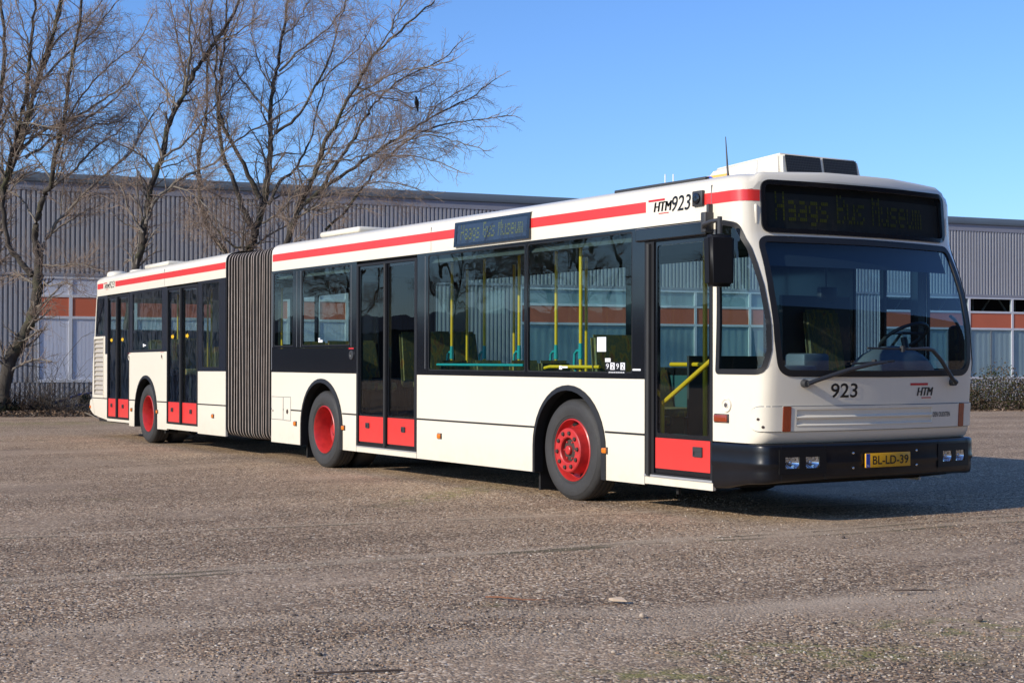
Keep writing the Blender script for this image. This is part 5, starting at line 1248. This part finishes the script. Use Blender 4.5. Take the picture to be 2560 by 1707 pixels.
t3 = [UL([(690, 2150), (700, 1800), (720, 1450), (755, 1320), (800, 1160), (828, 1000), (845, 850), (840, 700), (852, 500), (880, 380), (910, 200), (955, -60)], 34, 8, True),
      UL([(745, 1270), (680, 1150), (640, 1020), (580, 880), (556, 700), (560, 480), (580, 250), (605, -50)], 20, 6, True), UL([(785, 1110), (710, 960), (640, 830), (562, 650), (540, 500), (535, 280), (510, 100)], 17, 5, True),
      UL([(830, 1145), (900, 1020), (980, 950), (1060, 800), (1100, 640), (1150, 480)], 12, 4, True),
      UL([(880, 2150), (900, 1600), (930, 1400), (970, 1250), (1000, 1150), (1060, 1040), (1112, 920), (1150, 780), (1212, 700), (1270, 560), (1330, 480), (1400, 340), (1530, 210), (1650, 100), (1760, 10)], 26, 5, True, d=35.4),
      UL([(1000, 1170), (1130, 1060), (1200, 940), (1290, 800), (1380, 650), (1442, 560), (1600, 430), (1800, 340), (1900, 240)], 15, 3, True), UL([(1050, 1125), (1200, 1010), (1400, 880), (1560, 770), (1700, 690), (1850, 600), (1980, 540), (2110, 440)], 14, 3, True),
      UL([(1150, 1290), (1280, 1160), (1390, 1010), (1500, 880), (1620, 780), (1800, 700), (1950, 680), (2190, 650)], 10, 3, True), UL([(870, 750), (1000, 650), (1100, 480), (1180, 300), (1230, 120), (1285, -40)], 11, 3, True),
      UL([(890, 400), (1000, 290), (1120, 200), (1240, 60), (1300, -40)], 9, 3), UL([(600, 1420), (500, 1300), (450, 1100), (440, 900), (480, 650), (490, 400), (500, 200), (522, -40)], 18, 5, True, d=37),
      UL([(1000, 935), (1200, 910), (1400, 870), (1700, 880), (1900, 960)], 7, 2), UL([(1080, 1110), (1300, 1060), (1500, 1020), (1750, 1090)], 7, 2), UL([(830, 630), (700, 470), (640, 380), (560, 280)], 8, 2.5),
      UL([(1330, 490), (1480, 545), (1560, 570), (1640, 600), (1745, 600)], 5, 1.8, dd=0), UL([(1270, 560), (1400, 480), (1560, 400), (1700, 380), (1880, 330)], 7, 2), UL([(1212, 700), (1350, 560), (1500, 500), (1650, 520), (1760, 460)], 6, 2),
      UL([(1400, 880), (1550, 800), (1750, 760), (1900, 800), (2030, 840)], 6, 2), UL([(1300, 800), (1450, 760), (1600, 720)], 5, 2), UL([(1400, 340), (1500, 200), (1560, 80), (1580, -40)], 6, 2), UL([(1530, 210), (1540, 100), (1640, -30)], 5, 2),
      UL([(760, 1310), (640, 1300), (520, 1240), (400, 1260)], 6, 2), UL([(800, 1250), (900, 1180), (1000, 1060)], 8, 3), UL([(740, 1380), (640, 1380), (560, 1310), (470, 1180), (380, 1100)], 10, 3, True), UL([(990, 1160), (1150, 1180), (1300, 1150), (1400, 1180)], 6, 2),
      UL([(910, 200), (1000, 120), (1060, 0)], 6, 2), UL([(560, 480), (480, 330), (420, 180), (380, 20)], 6, 2), UL([(580, 250), (660, 120), (700, -20)], 6, 2), UL([(850, 500), (780, 350), (740, 180), (760, 20)], 6, 2), UL([(1100, 480), (1200, 380), (1330, 280), (1420, 120)], 6, 2), UL([(1700, 690), (1820, 560), (1960, 480)], 4, 1.6)]
tree3 = build_tree('bare_tree', 'wide spreading many-stemmed bare tree with a crow, behind the bellows of the bus', foot(300 + 780 * US, 2150 * US, 36), t3, 37, 1.28, 1.0)
def dup_tree(src, loc, rz, sc, label):
    r_ = src.copy(); COL.objects.link(r_); r_.location = loc; r_.rotation_euler = (0, 0, rz); r_.scale = (sc, sc, sc); r_['label'] = label; r_['group'] = 'bare trees mirrored in the bus glass'
    for ch in list(src.children):
        c = ch.copy(); COL.objects.link(c); c.parent = r_
# trees on the open side of the yard: out of frame, they show as reflections in the glass
dup_tree(tree3, (-31, -21, 0), 2.0, .82, 'bare tree reflected in the side windows beside the front door')
dup_tree(tree3, (-39, -21.5, 0), 4.2, .85, 'bare tree reflected in the wide side window before the middle door')
dup_tree(tree3, (-49, -22, 0), .9, .85, 'bare tree reflected in the windows beside the bellows')
dup_tree(tree3, (-24.5, -22, 0), 3.1, .8, 'bare tree reflected in the glass of the front door')
dup_tree(tree3, (36, 24, 0), 1.2, 1.0, 'bare tree reflected in the windscreen of the bus')
def added_hall(name, label, p, q, h, back):  # unseen halls, added to block bright sky from the bus glass reflections
    p = Vector(p); q = Vector(q); d = (q - p).normalized(); n = Vector((-d.y, d.x, 0)) * back; root = thing(name, label, 'building', tuple(p)); L = (q - p).length
    M.setdefault('darkbrick', mat('dark_brick', (.06, .042, .034), .9, var=.3, scale=4, bump=.3)); M.setdefault('roofm2', mat('dark_roof', (.05, .05, .055), .8, var=.2))
    pts = [Vector((0, 0, 0)), d * L, d * L + n, n]; mb = MB(); v = [tuple(x) for x in pts] + [tuple(x + Vector((0, 0, h))) for x in pts]
    mb.add(v, [(0, 1, 5, 4), (1, 2, 6, 5), (2, 3, 7, 6), (3, 0, 4, 7)]); ob('wall', mb, 'darkbrick', root, smooth=0)
    mb = MB(); e = .4; c = [pts[0] - d * e - n.normalized() * e, pts[1] + d * e - n.normalized() * e, pts[2] + d * e + n.normalized() * e, pts[3] - d * e + n.normalized() * e]; hu = Vector((0, 0, h)); m1 = (c[0] + c[3]) / 2 + Vector((0, 0, h + 1.6)); m2 = (c[1] + c[2]) / 2 + Vector((0, 0, h + 1.6))
    mb.add([tuple(x + hu) for x in c] + [tuple(m1), tuple(m2)], [(0, 1, 5, 4), (2, 3, 4, 5), (0, 4, 3), (1, 2, 5)]); ob('roof', mb, 'roofm2', root, smooth=0)
added_hall('sky_blocker_hall', 'long unseen hall added to darken the reflections in the bus side windows', (-135, -38, 0), (-28, -56, 0), 3.4, -14)
added_hall('sky_blocker_hall', 'tall unseen hall added to keep bright sky out of the windscreen reflections', (52, -25, 0), (42, 110, 0), 23, -14)

# crow on a thin branch
def crow():
    p0 = at(300 + 1661 * US, 604 * US, 34.9); root_p = p0
    rows = []; n = 12
    prof = [(-.10, -.155, .006, .012), (-.095, -.13, .018, .022), (-.07, -.06, .030, .030), (-.04, .0, .050, .052), (-.01, .05, .060, .066), (.01, .10, .052, .060), (.02, .135, .036, .044), (.03, .165, .034, .038), (.045, .195, .030, .030), (.06, .205, .014, .014), (.085, .200, .007, .008), (.105, .196, .002, .002)]
    mb = MB(); f = -FN.copy(); s_ = Vector((f.y, -f.x, 0)); f = (f * .5 + s_ * .4).normalized(); s_ = Vector((f.y, -f.x, 0))
    for (a, z, ra, rb) in prof:
        rows.append([tuple(f * (a + rb * .8 * math.cos(t)) + s_ * (ra * math.sin(t)) + Vector((0, 0, z + rb * .4 * math.cos(t + .6)))) for t in np.linspace(0, 2 * math.pi, n)])
    mb.grid(rows)
    M['feather'] = mat('crow_feather', (.006, .006, .008), .35)
    for sd in (-1, 1): mb.tube([s_ * sd * .02 + Vector((0, 0, -.02)), s_ * sd * .02 + Vector((0, 0, -.075))], .006, 5)
    o = ob('crow', mb, 'feather', smooth=60); o.location = root_p + Vector((0, 0, .06)); o.scale = (.92, .92, .92); tag(o, 'small black crow perched on a thin branch against the sky', 'crow')
crow()

# ------------------------------------------------------------------ planting and litter at the foot of the warehouse
M['leaf'] = None
def leaf_mat(name, stops):
    m, t, b = new_mat(name); gi = t.nodes.new('ShaderNodeNewGeometry'); r_ = ramp(t, stops)
    t.links.new(gi.outputs['Random Per Island'], r_.inputs[0]); t.links.new(r_.outputs[0], b.inputs['Base Color']); b.inputs['Roughness'].default_value = .9; b.inputs['Specular IOR Level'].default_value = .12
    return m
M['bramble'] = leaf_mat('bramble_leaf', [(0, (.022, .032, .012)), (.35, (.05, .058, .022)), (.6, (.065, .048, .027)), (.8, (.10, .065, .04)), (1, (.17, .13, .09))])
M['litter'] = leaf_mat('dead_leaf', [(0, (.05, .035, .025)), (.4, (.13, .085, .055)), (.75, (.22, .15, .10)), (1, (.34, .26, .19))])
M['stem'] = mat('bramble_stem', (.06, .042, .032), .9, var=.3, spec=.1)
def leaves(P, size, rs, flat=.0):
    n = len(P); a = rs.normal(0, 1, (n, 3)); a[:, 2] *= (1 - flat); a /= np.linalg.norm(a, axis=1)[:, None]; b = rs.normal(0, 1, (n, 3)); b[:, 2] *= (1 - flat); b -= a * (a * b).sum(1)[:, None]; b /= np.linalg.norm(b, axis=1)[:, None]
    s_ = (size * rs.uniform(.5, 1.3, n))[:, None]; c = np.cross(a, b)
    V = np.stack([P - a * s_, P + b * s_ * .55 + c * s_ * .15, P + a * s_, P - b * s_ * .55 + c * s_ * .15], 1).reshape(-1, 3)
    F = np.arange(4 * n).reshape(-1, 4); return V, F
def wall_pt(a, out): return FO + FA * a - FN * out
def hedge():
    rs = np.random.RandomState(9); p0 = at(2180, 1028, 41.8); p1 = at(2760, 1030, 42.4); p0.z = p1.z = -.045; d = (p1 - p0); L = d.length; d.normalize(); back = FN
    root = thing('bramble_hedge', 'low tangled brown-green bramble hedge below the warehouse windows right of the bus', 'hedge', tuple(p0))
    n = 15000; u = rs.rand(n) * L; dep = rs.rand(n) ** 1.3 * 1.5; hgt = .80 + .16 * np.sin(u * 1.9) + .12 * np.sin(u * 4.7 + 1) + .10 * np.sin(u * 9.1)
    shell_ = np.sqrt(np.clip(1 - ((dep - .75) / .85) ** 2, .05, 1)); z = hgt * shell_ * (1 - rs.rand(n) ** 1.6 * .95) * (1.1 + .15 * rs.normal(0, 1, n))
    P = np.array([d.x, d.y, 0]) * u[:, None] + np.array([back.x, back.y, 0]) * dep[:, None] + np.stack([0 * z, 0 * z, np.clip(z, .02, None)], 1)
    V, F = leaves(P, .034, rs); mb = MB(); mb.v = V.tolist(); mb.f = F.tolist(); mb.m = [0] * len(F); ob('foliage', mb, 'bramble', root, smooth=0)
    T = Tubes()
    for i in range(520):
        u0 = rs.rand() * L; q = np.array([d.x, d.y, 0]) * u0 + np.array([back.x, back.y, 0]) * rs.rand() * 1.3 + np.array(root.location); v = rs.normal(0, .5, 3); v[2] = rs.uniform(.5, 1.0); pts = [q]
        for k in range(6): v = v + rs.normal(0, .25, 3) + np.array([0, 0, -.17]); pts.append(pts[-1] + v / np.linalg.norm(v) * rs.uniform(.12, .22)); pts[-1][2] = max(pts[-1][2], -.03)
        T.add(pts, np.linspace(.007, .003, 7), 3)
    T.obj('stems', 'stem', root)
hedge()
def litter(name, p0, p1, depth_out, n, seed, m='litter', size=.035, zmax=.10):
    rs = np.random.RandomState(seed); d = p1 - p0; P = np.array(p0)[None] + np.array(d)[None] * rs.rand(n)[:, None] + np.array([FN.x, FN.y, 0])[None] * (rs.rand(n) ** 1.2 * depth_out)[:, None]
    P[:, 2] = -.05 + rs.rand(n) ** 2 * zmax; P[:, :2] += rs.normal(0, .12, (n, 2)); V, F = leaves(P, size, rs, .6)
    mb = MB(); mb.v = V.tolist(); mb.f = F.tolist(); mb.m = [0] * len(F); o = ob(name, mb, m, smooth=0); o['kind'] = 'stuff'; return o
litter('leaf_litter', at(-60, 1052, 36.2), at(330, 1050, 36.6), 3.2, 9000, 3, zmax=.14)
litter('dead_leaves', at(2150, 1032, 41.4), at(2760, 1033, 42.2), 1.0, 3500, 6, zmax=.05)
def soil():
    p = [at(-200, 1056, 36.0), at(420, 1050, 36.5), at(420, 1040, 42.0), at(-200, 1040, 40.0)]; mb = MB(); 
    rs = np.random.RandomState(2); nx, ny = 40, 10; rows = []
    for j in range(ny + 1):
        row = []
        for i in range(nx + 1):
            a = p[0].lerp(p[1], i / nx); b = p[3].lerp(p[2], i / nx); q = a.lerp(b, j / ny); row.append((q.x, q.y, -.055 + (.035 + .05 * rs.rand() if 0 < j else -.02)))
        rows.append(row)
    mb.grid(rows); M['soil'] = mat('soil', (.045, .035, .026), .95, var=.5, scale=3, bump=.6, bscale=20); o = ob('soil_bed', mb, 'soil', smooth=60); o['kind'] = 'structure'
soil()
def brush(name, label, cat, cx, cy, depth, wid, hgt, n, seed, col='stem'):
    rs = np.random.RandomState(seed); c = at(cx, cy, depth); c.z = -.03; root = thing(name, label, cat, tuple(c)); T = Tubes(); ax = np.array(AX_R); ax[2] = 0
    for i in range(n):
        q = np.array(c) + ax * rs.normal(0, wid) + np.array([FN.x, FN.y, 0]) * rs.uniform(-.3, .8); v = rs.normal(0, .45, 3); v[2] = rs.uniform(.1, .9); pts = [q]; st = hgt * rs.uniform(.10, .30)
        for k in range(6): v = v + rs.normal(0, .22, 3) + np.array([0, 0, -.06]); pts.append(pts[-1] + v / np.linalg.norm(v) * st); pts[-1][2] = max(pts[-1][2], -.04)
        T.add(pts, np.linspace(.008, .003, 7), 3)
        for _ in range(2):
            k = rs.randint(1, 6); w_ = rs.normal(0, .6, 3); w_[2] = abs(w_[2]); w_ /= np.linalg.norm(w_); T.add([pts[k], pts[k] + w_ * st * .8, pts[k] + w_ * st * 1.4 + rs.normal(0, .05, 3)], [.004, .003, .002], 3)
    T.obj('stems', col, root); return root
M['drystem'] = mat('dry_stem', (.15, .125, .10), .9, var=.3)
brush('brushwood', 'dark tangle of dead brushwood at the foot of the leaning tree', 'brushwood', 40, 1040, 37.2, .55, .9, 260, 1, 'stem')
brush('brushwood', 'dry twiggy brushwood under the pale window left of the bus tail', 'brushwood', 165, 1040, 37.6, .55, 1.1, 240, 2, 'drystem')
brush('sapling', 'thin leafless sapling before the pale warehouse window', 'sapling', 118, 1020, 37.6, .05, 2.6, 9, 5, 'drystem')
def lying(name, label, cat, pts, r_, m, n=8):
    mb = MB(); mb.tube(pts, r_, n); o = ob(name, mb, m); return tag(o, label, cat)
M['bluepipe'] = mat('blue_pipe', (.012, .03, .16), .45)
def gp_(dx, dy, h=0.0):
    p = g(dx, dy); return Vector((p.x, p.y, p.z + h))
def base_pt(px_, py_, dep): return at(px_, py_, dep)
lying('blue_pipe', 'dark blue pipe lying aslant in the brushwood beside the bus tail', 'pipe', [base_pt(135, 1009, 38.2), base_pt(165, 997, 38.3), base_pt(205, 985, 38.5), base_pt(240, 980, 38.6)], .03, 'bluepipe')
lying('blue_pipe', 'lower blue pipe lying flat on the ground beside the bus tail', 'pipe', [base_pt(150, 1018, 37.8), base_pt(190, 1014, 37.9), base_pt(240, 1013, 38.0)], .03, 'bluepipe')
lying('fallen_branch', 'long pale fallen branch on the ground behind the bus tail', 'branch', [gp_(108, 945, .16), gp_(140, 948, .17), gp_(175, 951, .12), gp_(205, 957, .06), gp_(228, 966, .03)], [.028, .026, .022, .018, .012], 'drystem')
def darkbush(cx, cy, dep, rx_, rz_, label, seed):
    rs = np.random.RandomState(seed); c = at(cx, cy, dep); n = 1500; v = rs.normal(0, 1, (n, 3)); v /= np.linalg.norm(v, axis=1)[:, None]; v *= (rs.rand(n) ** .4)[:, None]; P = v * np.array([rx_, rx_, rz_]); P[:, 2] = np.abs(P[:, 2])
    root = thing('ivy_clump', label, 'ivy', (c.x, c.y, -.05)); V, F = leaves(P, .035, rs); mb = MB(); mb.v = V.tolist(); mb.f = F.tolist(); mb.m = [0] * len(F); ob('foliage', mb, 'darkleaf', root, smooth=0)
M['darkleaf'] = leaf_mat('dark_ivy_leaf', [(0, (.012, .016, .008)), (.6, (.022, .03, .014)), (1, (.045, .05, .03))])
darkbush(100, 1010, 38.6, .20, .42, 'small dark ivy clump under the left end of the pale window', 1)
darkbush(212, 1005, 38.9, .22, .55, 'dark ivy clump against the wall just left of the bus tail', 2)
darkbush(10, 1030, 37.1, .45, .45, 'dark ivy clump round the foot of the leaning tree', 3)

# ------------------------------------------------------------------ small things lying in the yard
M['rod'] = mat('rusty_rod', (.06, .04, .03), .8, var=.4); M['chip'] = mat('pale_wood', (.52, .40, .29), .8, var=.2); M['redtwig'] = mat('red_brown_twig', (.24, .10, .05), .8, var=.3)
lying('metal_rod', 'thin rusty rod lying flat in the near gravel', 'rod', [gp_(722, 1549, .008), gp_(800, 1548, .012), gp_(926, 1542, .008)], .0045, 'rod', 6)
lying('dry_twig', 'thin red-brown twig lying on the yard before the front wheel', 'twig', [gp_(1115, 1374, .01), gp_(1150, 1378, .018), gp_(1200, 1381, .012), gp_(1252, 1380, .008)], [.004, .005, .004, .002], 'redtwig', 6)
lying('dry_twig', 'short dark twig at the right edge of the yard', 'twig', [gp_(2050, 1359, .01), gp_(2090, 1361, .016), gp_(2150, 1358, .01)], [.004, .005, .003], 'rod', 6)
o = None
mb = MB(); a, b = gp_(1398, 1380, .006), gp_(1440, 1384, .006); dv = (b - a); nv = Vector((-dv.y, dv.x, 0)).normalized() * .035
mb.add([a, a + dv * .3 - nv * .5, b, a + dv * .55 + nv * .9, a + Vector((0, 0, .012)), a + dv * .3 - nv * .5 + Vector((0, 0, .016)), b + Vector((0, 0, .006)), a + dv * .55 + nv * .9 + Vector((0, 0, .02))], [(0, 1, 2, 3), (4, 5, 6, 7), (0, 1, 5, 4), (1, 2, 6, 5), (2, 3, 7, 6), (3, 0, 4, 7)])
tag(ob('wood_chip', mb, 'chip', smooth=0), 'pale splinter of wood lying on the yard', 'wood chip')
def stone(dx, dy, r_, label, seed, m):
    rs = np.random.RandomState(seed); bm = bmesh.new(); bmesh.ops.create_icosphere(bm, subdivisions=2, radius=r_); d3 = rs.normal(0, 1, (4, 3))
    for v in bm.verts:
        for q in d3:
            q = Vector(q).normalized(); e = v.co.dot(q) - r_ * .62
            if e > 0: v.co -= q * e * .85
        v.co.z *= .72
    mb = MB(); mb.bm(bm); o = ob('stone', mb, m, smooth=25); o.location = gp_(dx, dy, r_ * .4); tag(o, label, 'stone', 'loose stones on the yard')
M['st1'] = mat('stone_dark', (.11, .085, .07), .9, var=.3, scale=30); M['st2'] = mat('stone_pale', (.42, .34, .26), .9, var=.25, scale=30)
stone(675, 1415, .014, 'dark stone left of another dark stone on the pale strip', 1, 'st1'); stone(716, 1420, .013, 'dark flat stone right of another dark stone on the pale strip', 2, 'st1')
stone(1410, 1499, .013, 'tan angular stone nearest the bottom edge', 4, 'st2'); stone(1936, 1235, .018, 'brown stone on the bare ground below the bus bumper', 5, 'st1'); stone(1700, 1332, .013, 'pale pointed stone on the open yard', 6, 'st2')
stone(1475, 1415, .016, 'broad tan stone in the middle of the yard', 7, 'st2'); stone(2250, 1424, .020, 'grey stone in the mossy ground on the right', 8, 'st1')
